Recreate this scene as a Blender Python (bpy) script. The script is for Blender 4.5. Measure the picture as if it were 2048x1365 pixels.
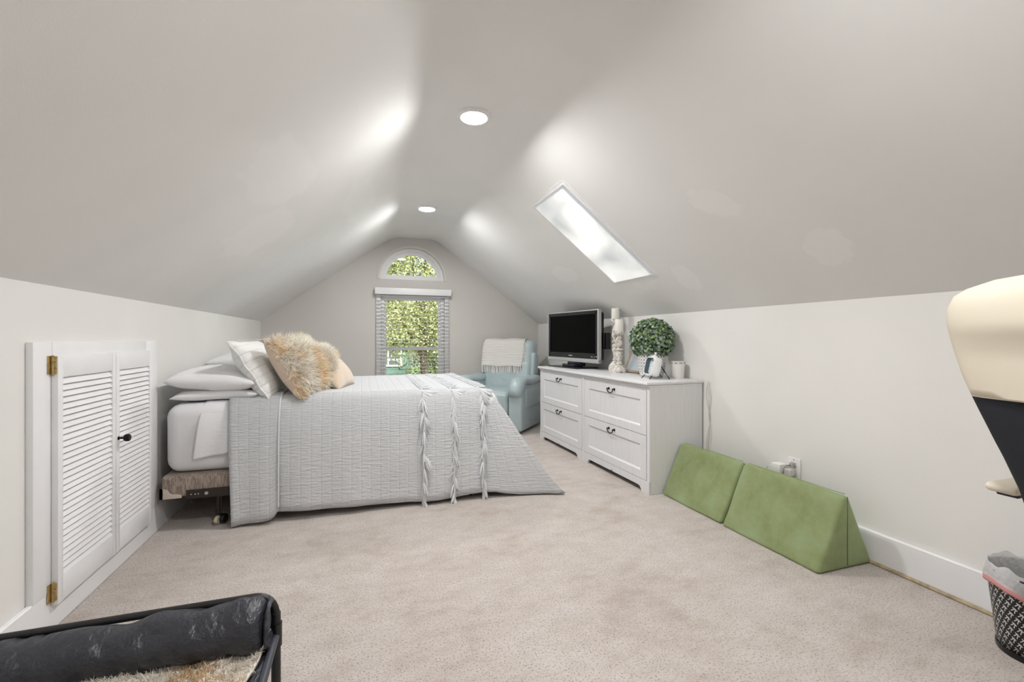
import bpy, bmesh, math, random
import numpy as np
from mathutils import Vector, Matrix, noise

for o in list(bpy.data.objects):
    bpy.data.objects.remove(o)
scene = bpy.context.scene
COL = scene.collection
PI = math.pi
R = math.radians

# ------------------------------------------------------------------ camera
TH = math.atan(302 / 900.0)
cam_d = bpy.data.cameras.new('camera')
cam = bpy.data.objects.new('camera', cam_d)
COL.objects.link(cam)
cam.location = (0, 0, 1.1)
cam.rotation_euler = (PI / 2, 0, -TH)
cam_d.sensor_width = 36
cam_d.lens = 36 * 900 / 2048.0
cam_d.shift_y = -5.5 / 2048
cam_d.clip_start = 0.02
cam_d.clip_end = 300
scene.camera = cam

# ------------------------------------------------------------------ world, sun, exposure
world = bpy.data.worlds.new('sky')
scene.world = world
world.use_nodes = True
wn = world.node_tree
wn.nodes.clear()
wo = wn.nodes.new('ShaderNodeOutputWorld')
wb = wn.nodes.new('ShaderNodeBackground')
sky = wn.nodes.new('ShaderNodeTexSky')
sky.sky_type = 'HOSEK_WILKIE'
sky.turbidity = 8.5
sky.ground_albedo = 0.3
SUN_FROM = Vector((0.25, -0.60, 0.76)).normalized()
sky.sun_direction = SUN_FROM
wb.inputs['Strength'].default_value = 2.9
wn.links.new(sky.outputs[0], wb.inputs['Color'])
wn.links.new(wb.outputs[0], wo.inputs['Surface'])

sun_d = bpy.data.lights.new('sun', 'SUN')
sun_d.energy = 6.0
sun_d.angle = R(4)
sun_d.color = (1.0, 0.96, 0.88)
sun = bpy.data.objects.new('sun', sun_d)
COL.objects.link(sun)
sun.rotation_euler = SUN_FROM.to_track_quat('Z', 'Y').to_euler()
sun.location = (0, -6, 12)

LAMP = 225.0          # radiance of a downlight lens
scene.view_settings.view_transform = 'Standard'
scene.view_settings.look = 'None'
scene.view_settings.exposure = 1.04
scene.view_settings.gamma = 1.0
scene.view_settings.use_curve_mapping = False

# ------------------------------------------------------------------ materials
MATS = {}


class NT:
    def __init__(s, name):
        m = bpy.data.materials.new(name)
        m.use_nodes = True
        s.m = m
        s.t = m.node_tree
        s.b = s.t.nodes['Principled BSDF']
        s.out = s.t.nodes['Material Output']

    def n(s, typ, **kw):
        nd = s.t.nodes.new('ShaderNode' + typ)
        for k, v in kw.items():
            if k.startswith('i_'):
                key = k[2:].replace('_', ' ')
                nd.inputs[key].default_value = v
            else:
                setattr(nd, k, v)
        return nd

    def l(s, a, b):
        s.t.links.new(a, b)

    def coord(s, kind='Object', scale=(1, 1, 1), loc=(0, 0, 0), rot=(0, 0, 0)):
        tc = s.n('TexCoord')
        mp = s.n('Mapping')
        mp.inputs['Scale'].default_value = scale
        mp.inputs['Location'].default_value = loc
        mp.inputs['Rotation'].default_value = rot
        s.l(tc.outputs[kind], mp.inputs['Vector'])
        return mp.outputs[0]

    def noise(s, vec, scale=10, detail=3, rough=.55):
        t = s.n('TexNoise')
        t.inputs['Scale'].default_value = scale
        t.inputs['Detail'].default_value = detail
        t.inputs['Roughness'].default_value = rough
        if vec is not None:
            s.l(vec, t.inputs['Vector'])
        return t.outputs['Fac']

    def ramp(s, fac, stops):
        r = s.n('ValToRGB')
        cr = r.color_ramp
        while len(cr.elements) < len(stops):
            cr.elements.new(.5)
        for e, (p, c) in zip(cr.elements, stops):
            e.position = p
            e.color = tuple(c) + (1,) if len(c) == 3 else c
        s.l(fac, r.inputs['Fac'])
        return r.outputs['Color']

    def bump(s, height, strength=.3, dist=.01, normal=None):
        b = s.n('Bump')
        b.inputs['Strength'].default_value = strength
        b.inputs['Distance'].default_value = dist
        s.l(height, b.inputs['Height'])
        if normal is not None:
            s.l(normal, b.inputs['Normal'])
        s.l(b.outputs[0], s.b.inputs['Normal'])
        return b.outputs[0]

    def math(s, op, a, b=None, c=None):
        m = s.n('Math', operation=op)
        for i, v in enumerate((a, b, c)):
            if v is None:
                continue
            if isinstance(v, (int, float)):
                m.inputs[i].default_value = v
            else:
                s.l(v, m.inputs[i])
        return m.outputs[0]

    def mix(s, fac, a, b):
        m = s.n('Mix', data_type='RGBA')
        if isinstance(fac, (int, float)):
            m.inputs[0].default_value = fac
        else:
            s.l(fac, m.inputs[0])
        for i, v in ((6, a), (7, b)):
            if isinstance(v, tuple):
                m.inputs[i].default_value = v + (1,) if len(v) == 3 else v
            else:
                s.l(v, m.inputs[i])
        return m.outputs[2]


def simple(name, col, rough=.5, metal=0.0, var=0.0, vscale=12, bump=0.0, bscale=80, bdist=.002, sheen=0.0, spec=.5):
    if name in MATS:
        return MATS[name]
    k = NT(name)
    k.b.inputs['Base Color'].default_value = tuple(col) + (1,)
    k.b.inputs['Roughness'].default_value = rough
    k.b.inputs['Metallic'].default_value = metal
    k.b.inputs['Specular IOR Level'].default_value = spec
    if sheen:
        k.b.inputs['Sheen Weight'].default_value = sheen
    v = k.coord()
    if var:
        f = k.noise(v, vscale, 4)
        lo = tuple(max(0, c * (1 - var)) for c in col)
        hi = tuple(min(1, c * (1 + var)) for c in col)
        k.l(k.ramp(f, [(.3, lo), (.7, hi)]), k.b.inputs['Base Color'])
    if bump:
        k.bump(k.noise(v, bscale, 3), bump, bdist)
    MATS[name] = k.m
    return k.m


def m_paint(name, col, patches=()):
    k = NT(name)
    v = k.coord()
    f = k.noise(v, 1.3, 2)
    c = k.ramp(f, [(.35, tuple(x * .975 for x in col)), (.65, tuple(min(1, x * 1.02) for x in col))])
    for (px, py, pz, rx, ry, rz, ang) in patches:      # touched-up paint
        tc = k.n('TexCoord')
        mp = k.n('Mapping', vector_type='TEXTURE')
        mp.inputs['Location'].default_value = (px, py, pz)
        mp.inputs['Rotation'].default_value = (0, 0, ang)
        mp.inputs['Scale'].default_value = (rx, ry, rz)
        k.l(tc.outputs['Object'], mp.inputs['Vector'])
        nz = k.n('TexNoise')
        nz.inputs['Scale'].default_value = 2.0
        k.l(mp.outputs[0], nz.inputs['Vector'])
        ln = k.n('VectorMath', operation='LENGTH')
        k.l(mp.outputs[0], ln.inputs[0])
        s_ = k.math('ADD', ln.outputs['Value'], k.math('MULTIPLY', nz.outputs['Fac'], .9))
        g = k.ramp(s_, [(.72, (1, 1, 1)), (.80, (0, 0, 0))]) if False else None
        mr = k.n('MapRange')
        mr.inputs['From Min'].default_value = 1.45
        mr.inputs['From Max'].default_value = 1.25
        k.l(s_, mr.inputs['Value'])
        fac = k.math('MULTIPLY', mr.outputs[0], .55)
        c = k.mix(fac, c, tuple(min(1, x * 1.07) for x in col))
    k.l(c, k.b.inputs['Base Color'])
    k.b.inputs['Roughness'].default_value = .62
    k.b.inputs['Specular IOR Level'].default_value = .3
    k.bump(k.noise(v, 260, 2), .10, .002)
    return k.m


WALLC = (.80, .788, .762)
M_WALL = m_paint('wall_paint', WALLC)
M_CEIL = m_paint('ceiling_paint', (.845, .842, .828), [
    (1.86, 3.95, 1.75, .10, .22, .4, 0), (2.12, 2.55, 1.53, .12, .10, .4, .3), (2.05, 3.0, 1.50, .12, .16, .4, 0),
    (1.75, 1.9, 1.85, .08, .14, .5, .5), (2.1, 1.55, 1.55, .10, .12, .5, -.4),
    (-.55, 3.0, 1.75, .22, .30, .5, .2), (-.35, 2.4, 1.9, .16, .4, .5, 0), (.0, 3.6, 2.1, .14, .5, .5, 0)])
M_TRIM = simple('trim_white', (.85, .85, .86), .38, var=.02, vscale=6, bump=.05, bscale=60)
M_FURN = None


def m_carpet():
    k = NT('carpet')
    v = k.coord()
    big = k.noise(v, 2.2, 5, .6)
    mid = k.noise(v, 75, 3, .7)
    fleck = k.noise(v, 150, 2, .6)
    fine = k.noise(v, 420, 2, .7)
    swirl = k.noise(k.coord(scale=(1.0, 1.6, 1)), 7, 4, .65)
    big = k.math('ADD', k.math('MULTIPLY', big, .5), k.math('MULTIPLY', swirl, .5))
    base = k.ramp(big, [(.36, (.63, .535, .47)), (.48, (.76, .675, .615)), (.62, (.85, .77, .72))])
    c = k.mix(k.math('MULTIPLY', k.ramp(mid, [(.34, (1, 1, 1)), (.52, (0, 0, 0))]), .30), base, (.50, .41, .345))
    c = k.mix(k.math('MULTIPLY', k.ramp(fleck, [(.32, (1, 1, 1)), (.45, (0, 0, 0))]), .80), c, (.29, .225, .18))
    k.l(c, k.b.inputs['Base Color'])
    k.b.inputs['Roughness'].default_value = .95
    k.b.inputs['Specular IOR Level'].default_value = .1
    k.b.inputs['Sheen Weight'].default_value = .3
    h = k.math('ADD', k.math('MULTIPLY', mid, .8), k.math('MULTIPLY', fine, .5))
    k.bump(h, .9, .014)
    return k.m


M_CARPET = m_carpet()


def m_quilt():
    k = NT('quilted_cotton')
    tc = k.n('TexCoord')
    sp = k.n('SeparateXYZ')
    k.l(tc.outputs['UV'], sp.inputs[0])
    # channel lines across the bed every 58 mm (UV in metres)
    t = k.math('FRACT', k.math('DIVIDE', sp.outputs[0], .058))
    d = k.math('ABSOLUTE', k.math('SUBTRACT', t, .5))       # .5 at the seam
    seam = k.math('POWER', k.math('MULTIPLY', d, 2.0), 6.0)
    mp = k.n('Mapping')
    mp.inputs['Scale'].default_value = (9, 62, 1)
    k.l(tc.outputs['UV'], mp.inputs['Vector'])
    wr = k.noise(mp.outputs[0], 1.6, 4, .6)
    mp2 = k.n('Mapping')
    mp2.inputs['Scale'].default_value = (40, 120, 1)
    k.l(tc.outputs['UV'], mp2.inputs['Vector'])
    wr2 = k.noise(mp2.outputs[0], 1.2, 3, .6)
    h = k.math('ADD', k.math('MULTIPLY', wr, 1.0), k.math('MULTIPLY', wr2, .22))
    h = k.math('SUBTRACT', h, k.math('MULTIPLY', seam, .16))
    k.b.inputs['Base Color'].default_value = (.67, .685, .705, 1)
    k.b.inputs['Roughness'].default_value = .9
    k.b.inputs['Specular IOR Level'].default_value = .15
    k.bump(h, .9, .016)
    return k.m


M_QUILT = m_quilt()


def m_cloth(name, col, wscale=(3, 3, 3), bs=.35, fine=True):
    k = NT(name)
    v = k.coord(scale=wscale)
    w = k.noise(v, 3, 4, .6)
    h = w
    if fine:
        v2 = k.coord()
        h = k.math('ADD', w, k.math('MULTIPLY', k.noise(v2, 600, 1), .12))
    k.b.inputs['Base Color'].default_value = tuple(col) + (1,)
    k.b.inputs['Roughness'].default_value = .88
    k.b.inputs['Specular IOR Level'].default_value = .2
    k.bump(h, bs, .02)
    return k.m


M_SHEET = m_cloth('white_sheet', (.80, .80, .82), (1.2, 1.2, 3.0), .35)
M_PILLOW = m_cloth('pillow_cotton', (.80, .80, .81), (2, 1.2, 2), .5)
M_FITTED = m_cloth('fitted_sheet', (.78, .78, .80), (1, 1, 2), .22)


def m_sham():
    k = NT('quilted_sham')
    tc = k.n('TexCoord')
    sp = k.n('SeparateXYZ')
    k.l(tc.outputs['Object'], sp.inputs[0])
    t = k.math('FRACT', k.math('DIVIDE', sp.outputs[1], .055))
    d = k.math('MULTIPLY', k.math('ABSOLUTE', k.math('SUBTRACT', t, .5)), 2.0)
    seam = k.math('POWER', d, 8.0)
    w = k.noise(k.coord(scale=(10, 30, 10)), 1.6, 3)
    h = k.math('SUBTRACT', w, k.math('MULTIPLY', seam, .5))
    k.b.inputs['Base Color'].default_value = (.80, .80, .79, 1)
    k.b.inputs['Roughness'].default_value = .9
    k.bump(h, .6, .012)
    return k.m


M_SHAM = m_sham()
M_FUR = simple('cream_fur', (.95, .88, .79), .9, var=.12, vscale=5, spec=.15)
M_FURD = simple('honey_fur', (.88, .72, .52), .9, var=.15, vscale=8, spec=.15)
M_VELVET = simple('beige_velvet', (.66, .53, .41), .85, var=.05, vscale=6, bump=.15, bscale=8, bdist=.02, sheen=.5)
M_THROW = simple('throw_knit', (.80, .78, .75), .92, bump=.5, bscale=120, bdist=.004)


def m_throw():
    k = NT('throw_ribbed')
    tc = k.n('TexCoord')
    sp = k.n('SeparateXYZ')
    k.l(tc.outputs['UV'], sp.inputs[0])
    t = k.math('SINE', k.math('MULTIPLY', sp.outputs[1], 2 * PI / .022))
    n_ = k.noise(k.coord('UV', (200, 200, 1)), 1, 2)
    h = k.math('ADD', k.math('MULTIPLY', t, .5), k.math('MULTIPLY', n_, .6))
    k.b.inputs['Base Color'].default_value = (.80, .78, .75, 1)
    k.b.inputs['Roughness'].default_value = .92
    k.bump(h, .7, .008)
    return k.m


M_THROWR = m_throw()


def m_leather():
    k = NT('blue_leather')
    v = k.coord()
    f = k.noise(v, 4, 3)
    k.l(k.ramp(f, [(.3, (.41, .50, .52)), (.7, (.46, .55, .57))]), k.b.inputs['Base Color'])
    k.b.inputs['Roughness'].default_value = .36
    h = k.math('ADD', k.noise(k.coord(scale=(6, 2.5, 6)), 2.2, 4), k.math('MULTIPLY', k.noise(v, 300, 2), .06))
    k.bump(h, .28, .03)
    return k.m


M_LEATHER = m_leather()


def m_suede():
    k = NT('green_suede')
    v = k.coord()
    f = k.noise(v, 5, 5, .65)
    c = k.ramp(f, [(.28, (.20, .23, .095)), (.5, (.265, .315, .155)), (.72, (.29, .375, .215))])
    k.l(c, k.b.inputs['Base Color'])
    k.b.inputs['Roughness'].default_value = .9
    k.b.inputs['Specular IOR Level'].default_value = .2
    k.b.inputs['Sheen Weight'].default_value = .6
    k.b.inputs['Sheen Tint'].default_value = (.6, .75, .45, 1)
    k.bump(k.noise(v, 9, 4), .12, .02)
    return k.m


M_SUEDE = m_suede()


def m_grain(name, col, scale=(60, 60, 2.2), amt=.05):
    k = NT(name)
    v = k.coord(scale=scale)
    f = k.noise(v, 2, 4)
    k.l(k.ramp(f, [(.3, tuple(c * (1 - amt) for c in col)), (.7, tuple(min(1, c * (1 + amt)) for c in col))]),
        k.b.inputs['Base Color'])
    k.b.inputs['Roughness'].default_value = .42
    k.bump(f, .08, .002)
    return k.m


M_FURN = m_grain('white_dresser_grain', (.76, .76, .77))
M_DARK = simple('black_metal', (.012, .012, .014), .4, .6)
M_BLACKP = simple('black_plastic', (.008, .008, .009), .25)
M_SCREEN = simple('tv_screen', (.001, .001, .001), .35, spec=.05)
M_SILVER = simple('silver_plastic', (.50, .51, .51), .35, .3)
M_MARK = simple('printed_mark', (.55, .55, .56), .5)
M_BRASS = simple('aged_brass', (.52, .38, .17), .38, .85, var=.3, vscale=90)
M_WICK = simple('wick_black', (.02, .018, .016), .9)  # near-black of the candle wicks
M_WAX = simple('ivory_wax', (.84, .81, .75), .5)
M_CERAM = simple('cream_ceramic', (.80, .79, .75), .3)
M_WHITEP = simple('white_plastic', (.80, .80, .78), .35)
M_GREYP = simple('grey_plastic', (.42, .40, .38), .5)
M_CREAMP = simple('cream_leatherette', (.78, .71, .58), .5, var=.02, vscale=5, bump=.06, bscale=200)
M_CORD = simple('tan_cord', (.45, .36, .24), .8, var=.25, vscale=40)
M_CABLE = simple('pale_cable', (.62, .58, .52), .6)
M_WOOD = simple('driftwood', (.36, .27, .20), .7, var=.25, vscale=30)


def m_distress():
    k = NT('distressed_whitewash')
    v = k.coord()
    f = k.noise(v, 38, 5, .7)
    k.l(k.ramp(f, [(.36, (.24, .19, .14)), (.45, (.52, .46, .39)), (.54, (.78, .76, .72))]), k.b.inputs['Base Color'])
    k.b.inputs['Roughness'].default_value = .85
    k.bump(f, .5, .006)
    return k.m


M_DISTRESS = m_distress()


def m_boxspring():
    k = NT('tan_woven_ticking')
    tc = k.n('TexCoord')
    sp = k.n('SeparateXYZ')
    k.l(tc.outputs['Object'], sp.inputs[0])
    v = k.coord(scale=(160, 160, 22))
    f = k.noise(v, 1, 2)
    f2 = k.noise(k.coord(scale=(30, 30, 160)), 1, 2)
    c = k.ramp(f, [(.38, (.20, .155, .125)), (.6, (.43, .355, .30))])
    c = k.mix(k.math('MULTIPLY', f2, .35), c, (.42, .35, .30))
    k.l(c, k.b.inputs['Base Color'])
    k.b.inputs['Roughness'].default_value = .9
    k.bump(f, .3, .003)
    return k.m


M_BOX = m_boxspring()
M_GUARD = simple('beige_plastic_guard', (.62, .53, .45), .45)
M_BROWNM = simple('brown_steel', (.045, .036, .032), .45, .5)
M_NAVY = m_cloth('black_navy_polyester', (.022, .024, .034), (5, 2.2, 5), 1.0, False)
M_NAVY.node_tree.nodes['Principled BSDF'].inputs['Roughness'].default_value = .42
M_NAVY.node_tree.nodes['Principled BSDF'].inputs['Specular IOR Level'].default_value = .6
M_MESH = simple('black_mesh_fabric', (.010, .012, .018), .8, bump=.3, bscale=400, bdist=.002)
M_TUBE = simple('black_powder_tube', (.012, .012, .013), .45)
M_PINK = simple('pink_bag_band', (.72, .33, .33), .5)


def m_bag():
    k = NT('clear_bin_liner')
    tr = k.n('BsdfTransparent')
    mx = k.n('MixShader')
    mx.inputs[0].default_value = .55
    k.b.inputs['Base Color'].default_value = (.85, .85, .86, 1)
    k.b.inputs['Roughness'].default_value = .3
    k.bump(k.noise(k.coord(), 22, 3), .5, .01)
    k.l(tr.outputs[0], mx.inputs[1])
    k.l(k.b.outputs[0], mx.inputs[2])
    k.l(mx.outputs[0], k.out.inputs['Surface'])
    return k.m


M_BAG = m_bag()


def m_glass():
    k = NT('window_glass')
    tr = k.n('BsdfTransparent')
    gl = k.n('BsdfGlossy')
    gl.inputs['Roughness'].default_value = .02
    fr = k.n('Fresnel')
    fr.inputs['IOR'].default_value = 1.45
    mx = k.n('MixShader')
    k.l(fr.outputs[0], mx.inputs[0])
    k.l(tr.outputs[0], mx.inputs[1])
    k.l(gl.outputs[0], mx.inputs[2])
    k.l(mx.outputs[0], k.out.inputs['Surface'])
    return k.m


M_GLASS = m_glass()


def m_trans(name, col, t=.5):
    k = NT(name)
    tl = k.n('BsdfTranslucent')
    tl.inputs['Color'].default_value = tuple(col) + (1,)
    mx = k.n('MixShader')
    mx.inputs[0].default_value = t
    k.b.inputs['Base Color'].default_value = tuple(col) + (1,)
    k.b.inputs['Roughness'].default_value = .6
    k.l(k.b.outputs[0], mx.inputs[1])
    k.l(tl.outputs[0], mx.inputs[2])
    k.l(mx.outputs[0], k.out.inputs['Surface'])
    return k.m


M_DIFFUSER = m_trans('skylight_diffuser', (.97, .96, .945), .92)
M_LEAVES = [m_trans('leaf_yellow_green', (.58, .60, .26), .35), m_trans('leaf_green', (.33, .41, .17), .35),
            m_trans('leaf_gold', (.74, .68, .42), .35), m_trans('leaf_dark', (.08, .12, .06), .3)]
M_BARK = simple('bark', (.10, .08, .06), .9, var=.4, vscale=12)


def m_emit(name, strength, col=(1, .992, .983)):
    k = NT(name)
    e = k.n('Emission')
    e.inputs['Color'].default_value = col + (1,)
    e.inputs['Strength'].default_value = strength
    k.l(e.outputs[0], k.out.inputs['Surface'])
    return k.m




# ------------------------------------------------------------------ mesh helpers
class B:
    def __init__(s):
        s.bm = bmesh.new()
        s.uv = None

    def box(s, c, sz, bev=0, seg=2, M=None, rot=None):
        t = bmesh.new()
        bmesh.ops.create_cube(t, size=1)
        bmesh.ops.scale(t, vec=sz, verts=t.verts)
        if bev:
            bmesh.ops.bevel(t, geom=list(t.edges), offset=bev, segments=seg, profile=.5, affect='EDGES')
        mat = Matrix.Translation(c)
        if rot:
            from mathutils import Euler
            mat = mat @ Euler(rot).to_matrix().to_4x4()
        if M is not None:
            mat = M @ mat
        t.transform(mat)
        me = bpy.data.meshes.new('t')
        t.to_mesh(me)
        t.free()
        s.bm.from_mesh(me)
        bpy.data.meshes.remove(me)
        return s

    def b2(s, x0, x1, y0, y1, z0, z1, bev=0, seg=2):
        return s.box(((x0 + x1) / 2, (y0 + y1) / 2, (z0 + z1) / 2), (abs(x1 - x0), abs(y1 - y0), abs(z1 - z0)), bev, seg)

    def tube(s, pts, r, n=8, cap=True, closed=False):
        pts = [Vector(p) for p in pts]
        m = len(pts)
        rs = r if isinstance(r, (list, tuple)) else [r] * m
        rings = []
        prev = None
        for i, p in enumerate(pts):
            if closed:
                t = (pts[(i + 1) % m] - pts[i - 1]).normalized()
            else:
                t = (pts[min(i + 1, m - 1)] - pts[max(i - 1, 0)]).normalized()
            if prev is None:
                a = Vector((0, 0, 1)) if abs(t.z) < .9 else Vector((1, 0, 0))
                u = t.cross(a).normalized()
            else:
                u = (prev - t * prev.dot(t)).normalized()
            prev = u
            w = t.cross(u)
            rings.append([s.bm.verts.new(p + (u * math.cos(2 * PI * k / n) + w * math.sin(2 * PI * k / n)) * rs[i]) for k in range(n)])
        L = m if closed else m - 1
        for i in range(L):
            a, b = rings[i], rings[(i + 1) % m]
            for k in range(n):
                s.bm.faces.new((a[k], a[(k + 1) % n], b[(k + 1) % n], b[k]))
        if cap and not closed:
            s.bm.faces.new(rings[0][::-1])
            s.bm.faces.new(rings[-1])
        return s

    def lathe(s, prof, c=(0, 0, 0), n=24, M=None, cap=True):
        rings = []
        for (r, z) in prof:
            ring = []
            for k in range(n):
                p = Vector((c[0] + r * math.cos(2 * PI * k / n), c[1] + r * math.sin(2 * PI * k / n), c[2] + z))
                if M is not None:
                    p = M @ p
                ring.append(s.bm.verts.new(p))
            rings.append(ring)
        for a, b in zip(rings, rings[1:]):
            for k in range(n):
                s.bm.faces.new((a[k], a[(k + 1) % n], b[(k + 1) % n], b[k]))
        if cap:
            s.bm.faces.new(rings[0][::-1])
            s.bm.faces.new(rings[-1])
        return s

    def grid(s, fn, nu, nv, uvfn=None, closed_u=False):
        vs = [[s.bm.verts.new(fn(i / (nu - 1), j / (nv - 1))) for j in range(nv)] for i in range(nu)]
        lay = None
        if uvfn:
            lay = s.bm.loops.layers.uv.verify()
        for i in range(nu - 1):
            for j in range(nv - 1):
                try:
                    f = s.bm.faces.new((vs[i][j], vs[i + 1][j], vs[i + 1][j + 1], vs[i][j + 1]))
                except ValueError:
                    continue
                if lay:
                    for lp, (a, b) in zip(f.loops, ((i, j), (i + 1, j), (i + 1, j + 1), (i, j + 1))):
                        lp[lay].uv = uvfn(a / (nu - 1), b / (nv - 1))
        return s

    def prism(s, poly, y0, y1, axis='y', bev=0):
        def mk(p, d):
            if axis == 'y':
                return (p[0], d, p[1])
            if axis == 'x':
                return (d, p[0], p[1])
            return (p[0], p[1], d)
        t = bmesh.new()
        a = [t.verts.new(mk(p, y0)) for p in poly]
        b = [t.verts.new(mk(p, y1)) for p in poly]
        t.faces.new(a)
        t.faces.new(b[::-1])
        n = len(poly)
        for i in range(n):
            t.faces.new((a[i], b[i], b[(i + 1) % n], a[(i + 1) % n]))
        bmesh.ops.recalc_face_normals(t, faces=t.faces)
        if bev:
            bmesh.ops.bevel(t, geom=list(t.edges), offset=bev, segments=3, profile=.5, affect='EDGES')
        me = bpy.data.meshes.new('t')
        t.to_mesh(me)
        t.free()
        s.bm.from_mesh(me)
        bpy.data.meshes.remove(me)
        return s

    def xf(s, M):
        s.bm.transform(M)
        return s

    def build(s, name, mat, parent=None, smooth=True, angle=40, world=False, origin=None, recalc=True, mats=None):
        if recalc:
            bmesh.ops.recalc_face_normals(s.bm, faces=s.bm.faces)
        if world and parent is not None:
            s.bm.transform(ROOTM[parent.name].inverted())
        if origin is not None:
            s.bm.transform(Matrix.Translation(-Vector(origin)))
        me = bpy.data.meshes.new(name)
        s.bm.to_mesh(me)
        s.bm.free()
        if smooth:
            me.shade_smooth()
            me.set_sharp_from_angle(angle=R(angle))
        return link(name, me, mat, parent, origin, mats)


ROOTM = {}


def link(name, me, mat, parent=None, origin=None, mats=None):
    o = bpy.data.objects.new(name, me)
    if mats:
        for m in mats:
            me.materials.append(m)
    elif mat is not None and not me.materials:
        me.materials.append(mat)
    COL.objects.link(o)
    if parent is not None:
        o.parent = parent
    if origin is not None:
        o.location = origin
    return o


def tag(o, label, cat, group=None):
    o['label'] = label
    o['category'] = cat
    if group:
        o['group'] = group
    return o


def thing(name, label, cat, loc=(0, 0, 0), rotz=0.0, group=None):
    o = bpy.data.objects.new(name, None)
    o.empty_display_size = .05
    COL.objects.link(o)
    o.location = loc
    o.rotation_euler = (0, 0, rotz)
    ROOTM[o.name] = Matrix.Translation(loc) @ Matrix.Rotation(rotz, 4, 'Z')
    if label:
        tag(o, label, cat, group)
    return o


def struct(o):
    o['kind'] = 'structure'
    return o


def copy_tree(o, parent=None):
    c = o.copy()
    COL.objects.link(c)
    c.parent = parent
    for ch in list(o.children):
        copy_tree(ch, c)
    return c


def vn(p, sc=1.0, seed=0.0):
    v = Vector((p[0] * sc + seed, p[1] * sc - seed * .7, p[2] * sc + seed * 1.3))
    return noise.noise_vector(v)


def displace(bm, amp, sc, seed=0.0):
    for v in bm.verts:
        v.co += vn(v.co, sc, seed) * amp


def strands(name, P, N, length, width, mat, parent, seed=1, grav=.4, spread=.5, segs=3, mats=None, matpick=None, dirv=None, world=False, clump=0.0):
    """Tapered ribbons rooted at points P along normals N: one mesh."""
    rng = np.random.default_rng(seed)
    P = np.asarray(P, float)
    N = np.asarray(N, float)
    n = len(P)
    D = N + rng.normal(0, spread, (n, 3))
    if dirv is not None:
        D = D + np.asarray(dirv)
    if clump > 0:
        cs = clump
        key = np.floor(P / cs).astype(int)
        h = (key[:, 0] * 73856093) ^ (key[:, 1] * 19349663) ^ (key[:, 2] * 83492791)
        rr = np.stack([np.sin(h * 12.9898 + q) * 43758.5453 % 1 for q in (1, 2, 3)], 1) * 2 - 1
        D = D + rr * .8
    D /= np.linalg.norm(D, axis=1)[:, None]
    S = np.cross(D, rng.normal(0, 1, (n, 3)))
    S /= np.linalg.norm(S, axis=1)[:, None] + 1e-9
    L = length * rng.uniform(.65, 1.2, n)
    V = []
    for i in range(segs + 1):
        t = i / segs
        C = P + D * (L * t)[:, None]
        C[:, 2] -= grav * L * t * t
        w = width * (1 - .85 * t)
        V.append(C - S * w)
        V.append(C + S * w)
    V = np.stack(V, 1)           # n, 2(segs+1), 3
    k = 2 * (segs + 1)
    verts = V.reshape(-1, 3)
    base = (np.arange(n) * k)[:, None]
    fs = []
    for i in range(segs):
        fs.append(base + np.array([[2 * i, 2 * i + 1, 2 * i + 3, 2 * i + 2]]))
    F = np.stack(fs, 1).reshape(-1, 4)
    me = np_mesh(name, verts, F)
    if mats:
        for m in mats:
            me.materials.append(m)
        idx = rng.integers(0, len(mats), n) if matpick is None else matpick
        me.polygons.foreach_set('material_index', np.repeat(idx, segs).astype(np.int32))
    if world and parent is not None:
        me.transform(ROOTM[parent.name].inverted())
    o = link(name, me, mat, parent)
    return o


def np_mesh(name, verts, F):
    me = bpy.data.meshes.new(name)
    nf, k = F.shape
    me.vertices.add(len(verts))
    me.vertices.foreach_set('co', np.ascontiguousarray(verts, dtype=np.float32).ravel())
    me.loops.add(nf * k)
    me.loops.foreach_set('vertex_index', np.ascontiguousarray(F, dtype=np.int32).ravel())
    me.polygons.add(nf)
    me.polygons.foreach_set('loop_start', np.arange(0, nf * k, k, dtype=np.int32))
    me.update(calc_edges=True)
    me.validate()
    return me


# ------------------------------------------------------------------ the room
XL, XR, YB, YF = -1.12, 2.39, 5.95, -2.3
KN, HC = 1.30, 2.40

struct(B().b2(-1.3, 2.6, YF - .2, 6.2, -.12, 0).build('floor', M_CARPET, smooth=False))
struct(B().b2(XL - .1, XL, YF - .1, YB + .1, 0, KN + .02).build('wall_left', M_WALL, smooth=False))
struct(B().b2(XR, XR + .1, YF - .1, YB + .1, 0, KN + .02).build('wall_right', M_WALL, smooth=False))
struct(B().b2(XL - .1, XR + .1, YF - .1, YF, 0, 2.7).build('wall_front', M_WALL, smooth=False))

# gable wall with a rectangular window and a half-round one above
WX0, WX1, WZ0, WZ1 = .235, 1.05, .46, 1.66
AC, AR, AZ = .635, .425, 1.857


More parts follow.
